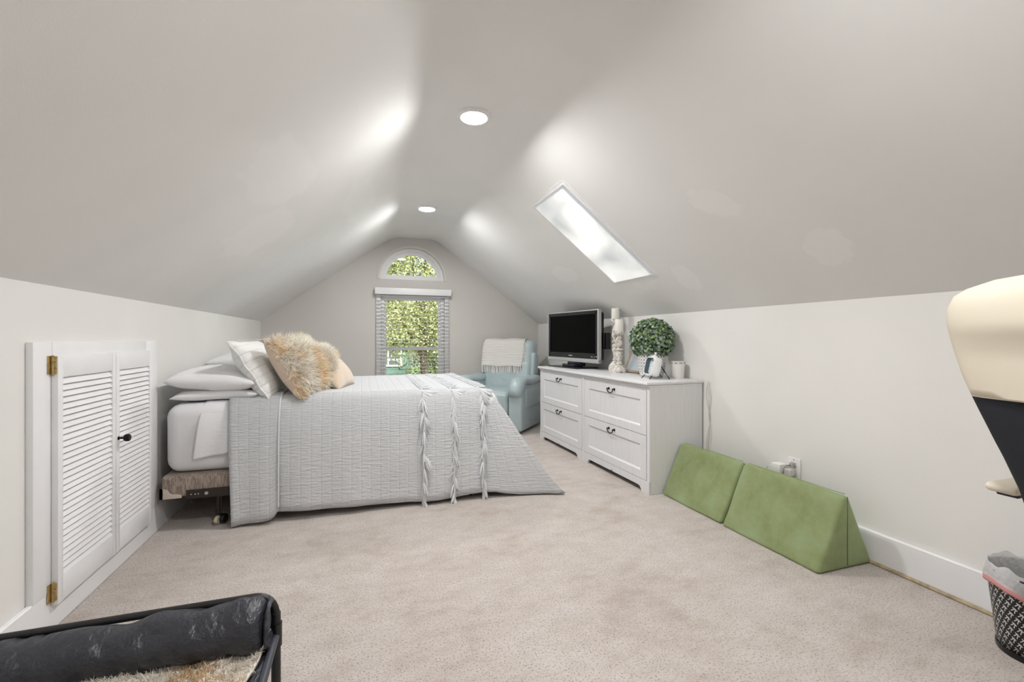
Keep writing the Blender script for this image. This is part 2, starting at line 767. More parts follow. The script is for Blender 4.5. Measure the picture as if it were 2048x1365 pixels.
def gable():
    b = B()
    bm = b.bm

    def q(pts):
        bm.faces.new([bm.verts.new((p[0], YB, p[1])) for p in pts])
    q([(XL - .1, 0), (WX0, 0), (WX0, 2.7), (XL - .1, 2.7)][:4]) if False else None
    xa, xb = AC - AR, AC + AR
    lo = min(xa, WX0)
    hi = max(xb, WX1)
    q([(XL - .1, 0), (lo, 0), (lo, 2.7), (XL - .1, 2.7)])
    q([(hi, 0), (XR + .1, 0), (XR + .1, 2.7), (hi, 2.7)])
    q([(lo, 0), (hi, 0), (hi, WZ0), (lo, WZ0)])
    q([(lo, WZ0), (WX0, WZ0), (WX0, WZ1), (lo, WZ1)])
    q([(WX1, WZ0), (hi, WZ0), (hi, WZ1), (WX1, WZ1)])
    q([(lo, WZ1), (hi, WZ1), (hi, AZ), (lo, AZ)])
    N = 28
    for i in range(N):
        a0, a1 = PI - PI * i / N, PI - PI * (i + 1) / N
        p0 = (AC + AR * math.cos(a0), AZ + AR * math.sin(a0))
        p1 = (AC + AR * math.cos(a1), AZ + AR * math.sin(a1))
        q([p0, p1, (p1[0], 2.7), (p0[0], 2.7)])
    bmesh.ops.remove_doubles(bm, verts=bm.verts, dist=1e-4)
    r = bmesh.ops.extrude_face_region(bm, geom=list(bm.faces))
    vs = [e for e in r['geom'] if isinstance(e, bmesh.types.BMVert)]
    bmesh.ops.translate(bm, vec=(0, .15, 0), verts=vs)
    return b


struct(gable().build('wall_back', m_paint('gable_greige_paint', (.64, .62, .585)), smooth=False))

# vaulted ceiling: two slopes, a narrow flat with soft creases, a hole for the skylight
SKY_X0, SKY_X1, SKY_Y0, SKY_Y1 = 1.306, 2.041, 2.793, 3.345


def ceil_profile(y):
    t = min(1, max(0, (y - 2.0) / 4.0))
    xl = .31 + (.385 - .31) * t
    xr = 1.01 + (.94 - 1.01) * t
    pts = []

    def rnd(c, d0, d1, r, n=5):
        # quadratic fillet from c - d0*r to c + d1*r
        out = []
        for i in range(n + 1):
            u = i / n
            p0 = (c[0] - d0[0] * r, c[1] - d0[1] * r)
            p2 = (c[0] + d1[0] * r, c[1] + d1[1] * r)
            out.append(((1 - u) ** 2 * p0[0] + 2 * u * (1 - u) * c[0] + u * u * p2[0],
                        (1 - u) ** 2 * p0[1] + 2 * u * (1 - u) * c[1] + u * u * p2[1]))
        return out
    dl = Vector((xl - XL, HC - KN)).normalized()
    dr = Vector((XR - xr, KN - HC)).normalized()
    pts.append((XL - .05, KN - .05 * (HC - KN) / (xl - XL)))
    pts.append((XL, KN))
    pts.append((xl - dl.x * .35, HC - dl.y * .35))
    pts += rnd((xl, HC), dl, (1, 0), .14)
    pts.append(((xl + xr) / 2, HC))
    pts += rnd((xr, HC), (1, 0), dr, .10)

    def onr(x):
        return (x, HC + (x - xr) * (KN - HC) / (XR - xr))
    pts.append(onr(xr + .2))
    pts.append(onr(SKY_X0))
    pts.append(onr(SKY_X1))
    pts.append(onr(XR))
    pts.append((XR + .05, KN - .05 * (HC - KN) / (XR - xr)))
    return pts


def ceiling():
    b = B()
    ys = [YF - .1, -1, 0, 1, 1.6, 2.0, 2.4, SKY_Y0, SKY_Y1, 3.8, 4.4, 5.0, 5.5, YB + .08]
    rows = []
    for y in ys:
        rows.append([b.bm.verts.new((p[0], y, p[1])) for p in ceil_profile(y)])
    npf = len(rows[0])
    for j in range(len(ys) - 1):
        for i in range(npf - 1):
            if abs(ys[j] - SKY_Y0) < 1e-6 and i == npf - 4:
                continue
            b.bm.faces.new((rows[j][i], rows[j + 1][i], rows[j + 1][i + 1], rows[j][i + 1]))
    return b


struct(ceiling().build('ceiling', M_CEIL, angle=60, recalc=False))


def slope_z(x, y):
    p = ceil_profile(y)
    (x0, z0), (x1, z1) = p[-4], p[-2]
    return z0 + (x - x0) * (z1 - z0) / (x1 - x0)


# baseboards
BH = .155


def baseboard(name, x0, x1, y0, y1):
    return struct(B().b2(x0, x1, y0, y1, 0, BH, .004, 1).build(name, M_TRIM, angle=30))


baseboard('baseboard_left', XL, XL + .02, YF, YB)
baseboard('baseboard_right', XR - .02, XR, YF, YB)
baseboard('baseboard_back', XL + .02, XR - .02, YB - .02, YB)
struct(B().tube([(XR - .028, YF + .1, .006), (XR - .026, 0, .007), (XR - .027, .8, .006), (XR - .026, 1.5, .007), (XR - .027, 3, .006), (XR - .027, YB - .03, .006)], .009, 6)
       .build('trim_1', M_CORD))


# ---------------------------------------------------------------- windows
def window_main():
    w = thing('window_1', None, None, (AC, YB, WZ0))
    w['kind'] = 'structure'
    fr = B()
    y0, y1 = YB + .03, YB + .10
    fr.b2(WX0, WX0 + .045, y0, y1, WZ0, WZ1, .004)
    fr.b2(WX1 - .045, WX1, y0, y1, WZ0, WZ1, .004)
    fr.b2(WX0 + .04, WX1 - .04, y0 + .002, y1 - .002, WZ1 - .04, WZ1 - .001, .002)
    fr.b2(WX0 + .04, WX1 - .04, y0 + .002, y1 - .002, WZ0 + .001, WZ0 + .05, .002)
    f = fr.build('window_frame', M_TRIM, w, world=True)
    # casing around the opening
    cs = B()
    cs.b2(.18, WX0 - .001, YB - .018, YB + .001, WZ0 - .06, WZ1 + .01, .002)
    cs.b2(WX1 + .001, 1.105, YB - .018, YB + .001, WZ0 - .06, WZ1 + .01, .002)
    cs.b2(.18, 1.105, YB - .018, YB + .001, WZ1 + .0105, WZ1 + .07, .002)
    cs.build('casing', M_TRIM, w, world=True)
    B().b2(.16, 1.125, YB - .05, YB + .03, WZ0 - .03, WZ0, .004).build('window_sill', M_TRIM, w, world=True)
    for z0, z1, yo in ((.94, WZ1 - .035, .0), (WZ0 + .045, .985, -.025)):
        s = B()
        yy0, yy1 = YB + .05 + yo, YB + .08 + yo
        xx0, xx1 = WX0 + .04, WX1 - .04
        s.b2(xx0, xx0 + .032, yy0, yy1, z0, z1, .003)
        s.b2(xx1 - .032, xx1, yy0, yy1, z0, z1, .003)
        s.b2(xx0 + .03, xx1 - .03, yy0 + .001, yy1 - .001, z1 - .035, z1 - .001, .002)
        s.b2(xx0 + .03, xx1 - .03, yy0 + .001, yy1 - .001, z0 + .001, z0 + .04, .002)
        so = s.build('sash', M_TRIM, w, world=True)
        g = B().b2(xx0 + .03, xx1 - .03, yy0 + .012, yy0 + .016, z0 + .03, z1 - .03)
        g.xf(Matrix.Translation(-Vector(w.location)))
        g.build('pane', M_GLASS, so, smooth=False)


window_main()


def window_arch():
    w = thing('window_2', None, None, (AC, YB, AZ))
    w['kind'] = 'structure'

    def archring(r0, r1, ya, yb, zb, n=36):
        b = B()
        prof = []
        for i in range(n + 1):
            a = PI * i / n
            c, s = math.cos(a), math.sin(a)
            prof.append([b.bm.verts.new(p) for p in ((AC + r0 * c, ya, AZ + max(0, r0 * s)), (AC + r1 * c, ya, AZ + r1 * s),
                                                     (AC + r1 * c, yb, AZ + r1 * s), (AC + r0 * c, yb, AZ + r0 * s))])
        for p, q in zip(prof, prof[1:]):
            for k in range(4):
                b.bm.faces.new((p[k], p[(k + 1) % 4], q[(k + 1) % 4], q[k]))
        b.bm.faces.new(prof[0])
        b.bm.faces.new(prof[-1][::-1])
        return b
    c = archring(AR - .012, AR + .016, YB - .014, YB + .02, AZ)
    c.build('casing', simple('cream_casing', (.70, .67, .61), .45), w, world=True)
    f = archring(AR - .055, AR - .004, YB + .035, YB + .10, AZ)
    f.b2(AC - AR + .03, AC + AR - .03, YB + .032, YB + .103, AZ + .0005, AZ + .042)
    f.build('window_frame', M_TRIM, w, world=True)
    s = archring(AR - .095, AR - .05, YB + .055, YB + .085, AZ)
    s.b2(AC - AR + .075, AC + AR - .075, YB + .052, YB + .088, AZ + .038, AZ + .062)
    so = s.build('sash', M_TRIM, w, world=True)
    g = B()
    n = 36
    rr = AR - .08
    a0 = math.asin(.05 / rr)
    vs = [g.bm.verts.new((AC + rr * math.cos(a0 + (PI - 2 * a0) * i / n), YB + .07, AZ + rr * math.sin(a0 + (PI - 2 * a0) * i / n))) for i in range(n + 1)]
    g.bm.faces.new(vs)
    r = bmesh.ops.extrude_face_region(g.bm, geom=list(g.bm.faces))
    bmesh.ops.translate(g.bm, vec=(0, .004, 0), verts=[e for e in r['geom'] if isinstance(e, bmesh.types.BMVert)])
    g.xf(Matrix.Translation(-Vector(w.location)))
    g.build('pane', M_GLASS, so, smooth=False)


window_arch()


def blind():
    t = thing('window_blind', 'white horizontal slat blind with valance hung over the tall window', 'blind', (AC, YB - .05, WZ1))
    v = B()
    v.b2(.163, 1.128, YB - .082, YB - .072, 1.655, 1.738, .003)
    v.b2(.163, .173, YB - .075, YB - .018, 1.655, 1.738, .003)
    v.b2(1.118, 1.128, YB - .075, YB - .018, 1.655, 1.738, .003)
    v.build('valance', M_TRIM, t, world=True)
    B().b2(.18, 1.11, YB - .068, YB - .022, 1.665, 1.715, .003).build('head_rail', M_TRIM, t, world=True)
    sm = None
    z = 1.635
    while z > .56:
        if sm is None:
            b = B()
            n = 5
            for sgn in (0,):
                prev = None
                rows = []
                for i in range(n + 1):
                    u = i / n - .5
                    y = u * .036
                    zz = .0025 * (1 - 4 * u * u)
                    rows.append((y, zz))
                up = [[b.bm.verts.new((sx, y, zz + .0009)) for (y, zz) in rows] for sx in (-.458, .458)]
                dn = [[b.bm.verts.new((sx, y, zz - .0009)) for (y, zz) in rows] for sx in (-.458, .458)]
                for i in range(n):
                    b.bm.faces.new((up[0][i], up[0][i + 1], up[1][i + 1], up[1][i]))
                    b.bm.faces.new((dn[0][i], dn[1][i], dn[1][i + 1], dn[0][i + 1]))
                for sx in (0, 1):
                    b.bm.faces.new(up[sx] + dn[sx][::-1])
                for i in (0, n):
                    b.bm.faces.new((up[0][i], up[1][i], dn[1][i], dn[0][i]))
            o = b.build('slat', m_trans('blind_slat', (.92, .92, .92), .45), t, smooth=False)
            sm = o.data
        else:
            o = link('slat', sm, None, t)
        o.location = (.643 - AC, 0, z - WZ1)
        z -= .0455
    B().b2(.18, 1.106, YB - .073, YB - .027, .525, .545, .004).build('bottom_rail', M_TRIM, t, world=True)
    for x in (.315, .955):
        c = B()
        c.tube([(x, YB - .074, 1.68), (x, YB - .074, .535)], .0011, 5)
        c.tube([(x, YB - .026, 1.68), (x, YB - .026, .535)], .0011, 5)
        c.build('ladder_cord', M_TRIM, t, world=True)


blind()


# ---------------------------------------------------------------- skylight
def skylight():
    ym = (SKY_Y0 + SKY_Y1) / 2
    za, zb = slope_z(SKY_X0, ym), slope_z(SKY_X1, ym)
    A = Vector((SKY_X0, 0, za))
    Bv = Vector((SKY_X1, 0, zb))
    d = (Bv - A).normalized()
    nrm = Vector((-d.z, 0, d.x))
    if nrm.z < 0:
        nrm = -nrm
    L = (Bv - A).length
    W = SKY_Y1 - SKY_Y0
    M = Matrix(((d.x, 0, nrm.x, A.x), (0, 1, 0, SKY_Y0), (d.z, 0, nrm.z, A.z), (0, 0, 0, 1)))
    w = thing('window_3', None, None, ((A.x + Bv.x) / 2, ym, (A.z + Bv.z) / 2))
    w['kind'] = 'structure'
    D = .06
    b = B()
    b.b2(-.02, L + .02, -.03, 0, -.0, D)
    b.b2(-.02, L + .02, W, W + .03, -.0, D)
    b.b2(-.03, 0, 0, W, -.0, D)
    b.b2(L, L + .03, 0, W, -.0, D)
    b.xf(M)
    b.build('light_well', M_TRIM, w, smooth=False, world=True)
    f = B()
    f.b2(-.004, L + .004, -.004, .004, -.006, .004)
    f.b2(-.004, L + .004, W - .004, W + .004, -.006, .004)
    f.b2(-.004, .004, .004, W - .004, -.006, .004)
    f.b2(L - .004, L + .004, .004, W - .004, -.006, .004)
    f.xf(M)
    f.build('window_frame', M_TRIM, w, world=True)
    p = B().b2(.004, L - .004, .004, W - .004, -.003, .0)
    p.xf(M)
    p.build('shade_panel', M_DIFFUSER, w, smooth=False, world=True)
    g = B().b2(-.03, L + .03, -.03, W + .03, D, D + .006)
    g.xf(M)
    g.build('pane', M_GLASS, w, smooth=False, world=True)


skylight()


# ---------------------------------------------------------------- downlights
def downlight(x, y, label, k):
    t = thing('downlight', label, 'ceiling light', (x, y, HC - .012), 0, 'recessed downlights along the flat ceiling')
    prof = []
    B().lathe([(.074, -.002), (.078, -.006), (.093, -.004), (.097, .002), (.097, .012), (.074, .012)], n=40, cap=False).build('trim_ring', M_TRIM, t, angle=50)
    B().lathe([(.0005, -.003), (.03, -.003), (.055, -.0025), (.070, -.001), (.076, .002), (.076, .006)], n=40, cap=True).build('lens', m_emit('downlight_lens', LAMP * k), t)
    return t


downlight(.6245, 2.557, 'large round recessed downlight nearest the viewer', 1.08)
downlight(.623, 4.52, 'smaller-looking recessed downlight just before the gable window', .95)
downlight(.65, .60, 'round recessed downlight above the viewer, out of the frame', 1.1)
downlight(.65, -1.36, 'round recessed downlight behind the viewer, out of the frame', .3)


# ---------------------------------------------------------------- louvred access doors on the left knee wall
def access_door():
    y0, y1, zt = 2.045, 3.07, 1.086
    t = thing('door_1', None, None, (XL, (y0 + y1) / 2, 0))
    t['kind'] = 'structure'
    f = B()
    xf0, xf1 = XL + .0, XL + .022
    f.b2(xf0, xf1, y0, 2.150, BH - .004, zt, .003)
    f.b2(xf0, xf1, 2.93, y1, BH - .004, zt, .003)
    f.b2(xf0, xf1, 2.151, 2.929, 1.0, zt, .002)
    f.build('door_frame', M_TRIM, t, world=True)
    slat = None
    for (a, c, knob) in ((2.142, 2.563, False), (2.567, 2.945, True)):
        zb, zz = .10, 1.034
        xa, xb = XL + .022, XL + .043
        p = B()
        p.b2(xa, xb, a, a + .032, zb, zz, .002)
        p.b2(xa, xb, c - .027, c, zb, zz, .002)
        p.b2(xa, xb - .002, a + .03, c - .025, .951, zz - .001, .002)
        p.b2(xa, xb - .002, a + .03, c - .025, zb + .001, .198, .002)
        po = p.build('door_panel', M_TRIM, t, world=True)
        B().b2(XL + .001, XL + .004, a + .02, c - .02, .15, .97).xf(Matrix.Translation(-Vector(t.location))).build('backing', M_TRIM, po, smooth=False)
        n = 31
        pitch = (.951 - .198) / n
        wd = c - a - .055
        s = B().box((0, 0, 0), (.005, wd, .031), .001, 1, rot=(0, R(-27), 0))
        o = s.build('slat', M_TRIM, po, smooth=False)
        me = o.data
        for i in range(n):
            if i:
                o = link('slat', me, None, po)
            o.location = (xa + .010 - XL, (a + .03 + c - .025) / 2 - t.location.y, .198 + pitch * (i + .5))
        if knob:
            k = B()
            prof = [(.008, 0), (.009, .003), (.005, .006), (.005, .02), (.014, .024), (.017, .030), (.017, .040), (.0145, .045), (.002, .046)]
            k.lathe(prof, n=20, M=Matrix.Translation((xb - XL, 2.583 - t.location.y, .632)) @ Matrix.Rotation(PI / 2, 4, 'Y'))
            k.build('knob', M_DARK, po)
    for z in (1.0, .15):
        h = B()
        h.b2(XL + .022, XL + .026, 2.118, 2.134, z - .034, z + .034, .001)
        h.tube([(XL + .030, 2.136, z - .036), (XL + .030, 2.136, z + .036)], .005, 8)
        h.b2(XL + .023, XL + .041, 2.137, 2.1415, z - .032, z - .012, .001)
        h.b2(XL + .023, XL + .041, 2.137, 2.1415, z + .012, z + .032, .001)
        h.b2(XL + .026, XL + .040, 2.136, 2.140, z - .010, z + .010, .001)
        h.build('hinge', M_BRASS, t, world=True)
    return t


door1 = access_door()
door2 = copy_tree(door1)
door2.name = 'door_2'
door2.location.y += 2.80


# ---------------------------------------------------------------- bed
BX0, BX1, BY0, BY1 = -1.06, .93, 3.035, 4.53
ZBOX0, ZBOX1, ZM = .192, .320, .722

mt = B().box(((BX0 + BX1) / 2, (BY0 + BY1) / 2, (ZBOX1 + ZM) / 2), (BX1 - BX0, BY1 - BY0, ZM - ZBOX1), .075, 5)
bmesh.ops.subdivide_edges(mt.bm, edges=[e for e in mt.bm.edges if e.calc_length() > .3], cuts=8, use_grid_fill=True)
for v in mt.bm.verts:
    v.co += vn(v.co, 3.0, 2.0) * .006
mo = mt.build('mattress', M_FITTED, None, angle=70, origin=((BX0 + BX1) / 2, (BY0 + BY1) / 2, ZBOX1))
tag(mo, 'thick mattress in a white fitted sheet on the tan box spring', 'mattress')

bs = thing('box_spring', 'low tan woven box spring under the white mattress', 'box spring', ((BX0 + BX1) / 2, (BY0 + BY1) / 2, ZBOX0))
B().box(((BX0 + BX1) / 2, (BY0 + BY1) / 2, (ZBOX0 + ZBOX1) / 2), (BX1 - BX0 + .02, BY1 - BY0 + .01, ZBOX1 - ZBOX0), .022, 3).build('base', M_BOX, bs, world=True)
cgs = [(BX0 - .01, BY0 - .005, 1, 1), (BX1 + .01, BY0 - .005, -1, 1)]
for (cx, cy, sx, sy) in cgs:
    g = B()
    poly = [(0, 0), (.105, 0), (.105, .012), (.09, .022), (.06, .024), (.045, .034), (.036, .052), (.012, .060), (0, .060)]
    g.prism([(cx + sx * (p[0] - .004), ZBOX0 - .002 + p[1]) for p in poly], cy - .004, cy + .012)
    g.prism([(cy + sy * (p[0] - .004), ZBOX0 - .002 + p[1]) for p in poly], cx - sx * .004, cx + sx * .012, axis='x')
    g.build('corner_guard', M_GUARD, bs, world=True)

bf = thing('metal_bedstead', 'dark steel bed frame on casters under the box spring', 'bed frame', ((BX0 + BX1) / 2, (BY0 + BY1) / 2, 0))
for y, s in ((BY0 + .0, 1), (BY1, -1)):
    r_ = B()
    r_.b2(-.945, .82, y - .009 * s, y - .013 * s, .180, .232, .0)
    r_.b2(-.945, .82, y - .013 * s, y + .035 * s, .180, .186)
    r_.build('side_rail', M_BROWNM, bf, world=True, smooth=False)
    if s == 1:
        for x, rr, mm in ((-.845, .0095, M_SILVER), (-.92, .003, M_GUARD), (-.90, .003, M_GUARD), (-.885, .003, M_GUARD)):
            B().lathe([(rr, 0), (rr, .004), (rr * .6, .006)], n=14, M=Matrix.Translation((x, y - .0125, .207)) @ Matrix.Rotation(PI / 2, 4, 'X')).build('rivet', mm, bf, world=True)
for x in (-.70, .1, .78):
    c = B()
    c.b2(x - .02, x + .02, BY0 + .02, BY1 - .02, .160, .182)
    c.build('cross_rail', M_BROWNM, bf, world=True, smooth=False)
for x in (-.80, .70):
    for y in (BY0 + .06, BY1 - .06):
        l_ = B()
        l_.b2(x - .014, x + .014, y - .004, y + .004, .07, .182)
        l_.b2(x - .004, x + .004, y - .014, y + .014, .07, .182)
        l_.tube([(x, y, .085), (x, y, .05)], .008, 10)
        lo_ = l_.build('leg', M_BROWNM, bf, world=True, smooth=False)
        inv = ROOTM[bf.name].inverted()
        w = B().lathe([(.026, -.017), (.029, -.010), (.029, .010), (.026, .017)], n=20, M=Matrix.Translation((x + .022, y - .012, .030)) @ Matrix.Rotation(R(70), 4, 'Z') @ Matrix.Rotation(PI / 2, 4, 'X'))
        w.xf(inv)
        w.build('wheel', M_BLACKP, lo_)
        w = B().lathe([(.022, -.010), (.024, .0), (.020, .008)], n=20, M=Matrix.Translation((x + .002, y - .035, .032)) @ Matrix.Rotation(R(70), 4, 'Z') @ Matrix.Rotation(PI / 2, 4, 'X'))
        w.xf(inv)
        w.build('caster_cover', simple('cream_caster', (.60, .55, .42), .4), lo_)

# ---- quilt
ZQ = .738
QX0 = -.60


def bez(p0, p1, p2, p3, t):
    a = 1 - t
    return p0 * (a ** 3) + p1 * (3 * a * a * t) + p2 * (3 * a * t * t) + p3 * (t ** 3)


def hem_near(x):
    pts = [(-.75, .060), (-.47, .060), (.0, .045), (.4, .028), (.6, .030), (.72, .044), (.82, .046)]
    for (a, za), (b_, zb) in zip(pts, pts[1:]):
        if x <= b_:
            t = (x - a) / (b_ - a)
            return za + (zb - za) * t
    return .046


def quilt():
    b = B()
    bm = b.bm
    lay = bm.loops.layers.uv.verify()
    CX, CY0, CY1 = .80, 3.125, 4.44
    # perimeter samples: (P0, out direction, hem point, u)
    per = []
    NX = 90
    for i in range(NX):
        x = QX0 + (CX - QX0) * i / NX
        yy = 2.995 + .006 * math.sin(x * 9) + .004 * math.sin(x * 23)
        per.append((Vector((x, CY0, ZQ)), Vector((0, -1, 0)), Vector((x, yy, hem_near(x))), x, 'n'))
    fan = [(.80, 2.992, .046), (.88, 2.985, .040), (.97, 2.972, .022), (1.06, 2.955, .012), (1.15, 2.940, .011), (1.25, 2.915, .011),
           (1.352, 2.878, .011), (1.335, 2.925, .011), (1.29, 2.985, .011), (1.22, 3.06, .011), (1.15, 3.12, .012), (1.09, 3.16, .02)]
    m = len(fan)
    sub = 3
    for i in range((m - 1) * sub + 1):
        k, f = divmod(i, sub)
        f /= sub
        if k == m - 1:
            k, f = m - 2, 1.0
        h = Vector(fan[k]).lerp(Vector(fan[k + 1]), f)
        a = i / ((m - 1) * sub)
        ang = -PI / 2 + PI / 2 * a
        per.append((Vector((CX, CY0, ZQ)), Vector((math.cos(ang), math.sin(ang), 0)), h, CX + .35 * math.sin(a * PI / 2), 'c'))
    NY = 40
    for i in range(1, NY + 1):
        y = CY0 + (CY1 - CY0) * i / NY
        xx = 1.06 + .03 * math.exp(-(y - CY0) * 6) + .014 * math.sin(y * 11)
        per.append((Vector((CX, y, ZQ)), Vector((1, 0, 0)), Vector((xx, y, .05 + .015 * math.sin(y * 7))), CX + .4, 'f'))
    for i in range(1, 9):
        a = i / 8
        ang = PI / 2 * a
        per.append((Vector((CX, CY1, ZQ)), Vector((math.cos(ang), math.sin(ang), 0)),
                    Vector((CX + .27 * math.cos(ang) + .1 * math.sin(2 * ang), CY1 + .14 * math.sin(ang) + .08 * math.sin(2 * ang), .03)), CX + .2, 'c'))
    for i in range(1, 31):
        x = CX - (CX - QX0) * i / 30
        per.append((Vector((x, CY1, ZQ)), Vector((0, 1, 0)), Vector((x, BY1 + .035, .06)), x, 'n'))
    NR = 30
    rings = []
    for j in range(NR + 1):
        row = []
        for (p0, out, h, u, k) in per:
            t = j / NR
            if k == 'c':
                p1 = p0 + out * .15
                hp = Vector((h.x, h.y, 0)) - Vector((p0.x, p0.y, 0))
                p2 = p0 + Vector((hp.x * .56, hp.y * .75, 0))
                p2.z = .26
            else:
                p1 = p0 + out * .15
                p2 = Vector((h.x, h.y, .50))
                if k == 'f':
                    p2 = Vector((h.x - .03, h.y, .50))
            q = bez(p0, p1, p2, h, t)
            if t > .3:
                q = q + out * (.006 * (t - .3)) * math.sin(u * 17 + 1.3 * math.sin(t * 7)) + out * vn(q, 5, 3).x * .008 * (t - .3)
            row.append(bm.verts.new(q))
        rings.append(row)
    acc = [0]
    for j in range(NR):
        for i in range(len(per) - 1):
            a, b_, c, d = rings[j][i], rings[j][i + 1], rings[j + 1][i + 1], rings[j + 1][i]
            if (a.co - b_.co).length < 1e-6:
                f = bm.faces.new((a, c, d))
                us = ((per[i][3], j), (per[i + 1][3], j + 1), (per[i][3], j + 1))
            else:
                f = bm.faces.new((a, b_, c, d))
                us = ((per[i][3], j), (per[i + 1][3], j), (per[i + 1][3], j + 1), (per[i][3], j + 1))
            for lp, (u, jj) in zip(f.loops, us):
                lp[lay].uv = (u, -jj / NR * .85)

    def top(u, v):
        x = QX0 + (CX - QX0) * u
        y = CY0 + (CY1 - CY0) * v
        ed = min(1, min(u, v, 1 - v, 1 - u) * 8)
        return Vector((x, y, ZQ + ed * (.004 * math.sin(x * 5 + y * 3) + .003 * noise.noise(Vector((x * 6, y * 6, 0))))))
    b.grid(top, 60, 40, lambda u, v: (QX0 + (CX - QX0) * u, (CY1 - CY0) * v))
    bmesh.ops.remove_doubles(bm, verts=bm.verts, dist=2e-4)
    return b


qroot = thing('quilt', 'white channel-stitched quilt draped over the bed to the carpet', 'quilt', (0, 3.8, 0))
qo = quilt().build('quilt_cover', M_QUILT, qroot, angle=80, world=True)
sm = qo.modifiers.new('thick', 'SOLIDIFY')
sm.thickness = .009
sm.offset = 1.0


def strip(x_fn, ztop, y_near, zh_fn, y_in=3.125, yfar=4.40, nu=14, nv=46, amp=.004, seed=0.0, uvs=True):
    """a band of cloth lying across the bed and hanging down its near side; x_fn(s, v), s in 0..1 across the band"""
    b = B()

    def fn(s, v):
        if v < .35:
            y = yfar + (y_in - yfar) * (v / .35)
            x = x_fn(s, 0)
            return Vector((x, y, ztop + .003 * math.sin(y * 9 + x * 20)))
        t = (v - .35) / .65
        x = x_fn(s, t)
        zh = zh_fn(s)
        p0 = Vector((x, y_in, ztop))
        p1 = Vector((x, y_near - .005, ztop))
        p2 = Vector((x, y_near, max(.5, zh + .1)))
        p3 = Vector((x, y_near + .004 * math.sin(s * 6 + seed), zh))
        q = bez(p0, p1, p2, p3, t)
        q.y += amp * math.sin(x * 40 + seed + 2 * t) * t
        return q
    b.grid(fn, nu, nv, lambda s, v: (x_fn(s, 0), -v * 1.6))
    return b


fo = strip(lambda s, t: -.745 + .28 * s + .035 * t * (1 - s) - .012 * t * s * 0, ZQ + .012, 2.978,
           lambda s: .012 + .018 * s + (.05 * max(0, (s - .8) / .2) ** 2)).build('folded_edge', M_QUILT, qroot, angle=80, world=True)
md = fo.modifiers.new('thick', 'SOLIDIFY')
md.thickness = .014
md.offset = 0
pip = B()
ppts = []
for i in range(46):
    v = i / 45
    if v < .35:
        y = 4.40 + (3.125 - 4.40) * (v / .35)
        ppts.append((-.465, y, ZQ + .016))
    else:
        t = (v - .35) / .65
        q = bez(Vector((-.465, 3.125, ZQ + .016)), Vector((-.465, 2.968, ZQ + .016)), Vector((-.465, 2.970, .5)), Vector((-.465, 2.972, .10)), t)
        ppts.append(tuple(q))
pip.tube(ppts, .005, 6)
pip.build('piping', M_QUILT, qroot, world=True)

# tassel rows: one shared tassel mesh with a knot and strands
rng = random.Random(5)


def tassel_mesh(seed):
    r = random.Random(seed)
    b = B()
    b.lathe([(.002, .006), (.006, .003), (.0065, -.003), (.004, -.008)], n=8)
    for k in range(8):
        a = r.uniform(0, 2 * PI)
        e = Vector((math.cos(a) * .016, math.sin(a) * .010, -r.uniform(.065, .098)))
        b.tube([(0, 0, 0), (e.x * .6, e.y * .6, -.022), (e.x, e.y, e.z * .7), (e.x * 1.15, e.y * 1.15, e.z)], [.0055, .0062, .0055, .003], 5)
    o = b.build('tassel_master', M_QUILT)
    me = o.data
    bpy.data.objects.remove(o)
    return me


TM = [tassel_mesh(s) for s in range(4)]
for X0 in (.392, .592, .792):
    cord = B()
    path = []
    hz = hem_near(X0)
    N = 60
    for i in range(N + 1):
        t = i / N
        q = bez(Vector((X0, 3.125, ZQ)), Vector((X0, 2.975, ZQ)), Vector((X0, 2.995, .5)), Vector((X0, 2.995, hz)), t)
        path.append(q + Vector((0, -.012, .004)))
    full = [Vector((X0, 4.4 - (4.4 - 3.125) * i / 40, ZQ + .013)) for i in range(41)] + path
    cord.tube([p + Vector((.003 * math.sin(i * 2.1), 0, 0)) for i, p in enumerate(full)], .0045, 6)
    co_ = cord.build('tassel_row', M_QUILT, qroot, world=True)
    inv = ROOTM[qroot.name].inverted()
    for i in range(28):       # hanging on the near side
        q = path[min(N, int(6 + (N - 6) * i / 27))]
        o = link('tassel', TM[rng.randrange(4)], None, co_)
        o.location = inv @ (q + Vector((rng.uniform(-.003, .006), -.006, 0)))
        o.rotation_euler = (R(rng.uniform(-4, 6)) , R(rng.uniform(-22, 4)), rng.uniform(0, 6))
        if i < 4:
            o.rotation_euler = (0, R(-75 + i * 16), 0)
            o.location.z += .004
    for i in range(15):       # lying flat on top
        y = 3.16 + i * .085
        o = link('tassel', TM[rng.randrange(4)], None, co_)
        o.scale = (.5, .7, .75)
        o.location = inv @ Vector((X0 + .006, y, ZQ + .015))
        o.rotation_euler = (0, R(-88), R(rng.uniform(-35, 20)))

# top sheet peeping out beside the fold
so_ = strip(lambda s, t: (-.865 - .045 * t) * (1 - s) + -.70 * s, ZM + .006, 3.008, lambda s: .405 + .035 * s, amp=.007, nu=22, seed=1.0)
sh = so_.build('top_sheet', M_SHEET, None, angle=80, origin=(-.8, 3.6, ZM))
md = sh.modifiers.new('thick', 'SOLIDIFY')
md.thickness = .004
tag(sh, 'white top sheet turned out between the mattress and the quilt fold', 'sheet')


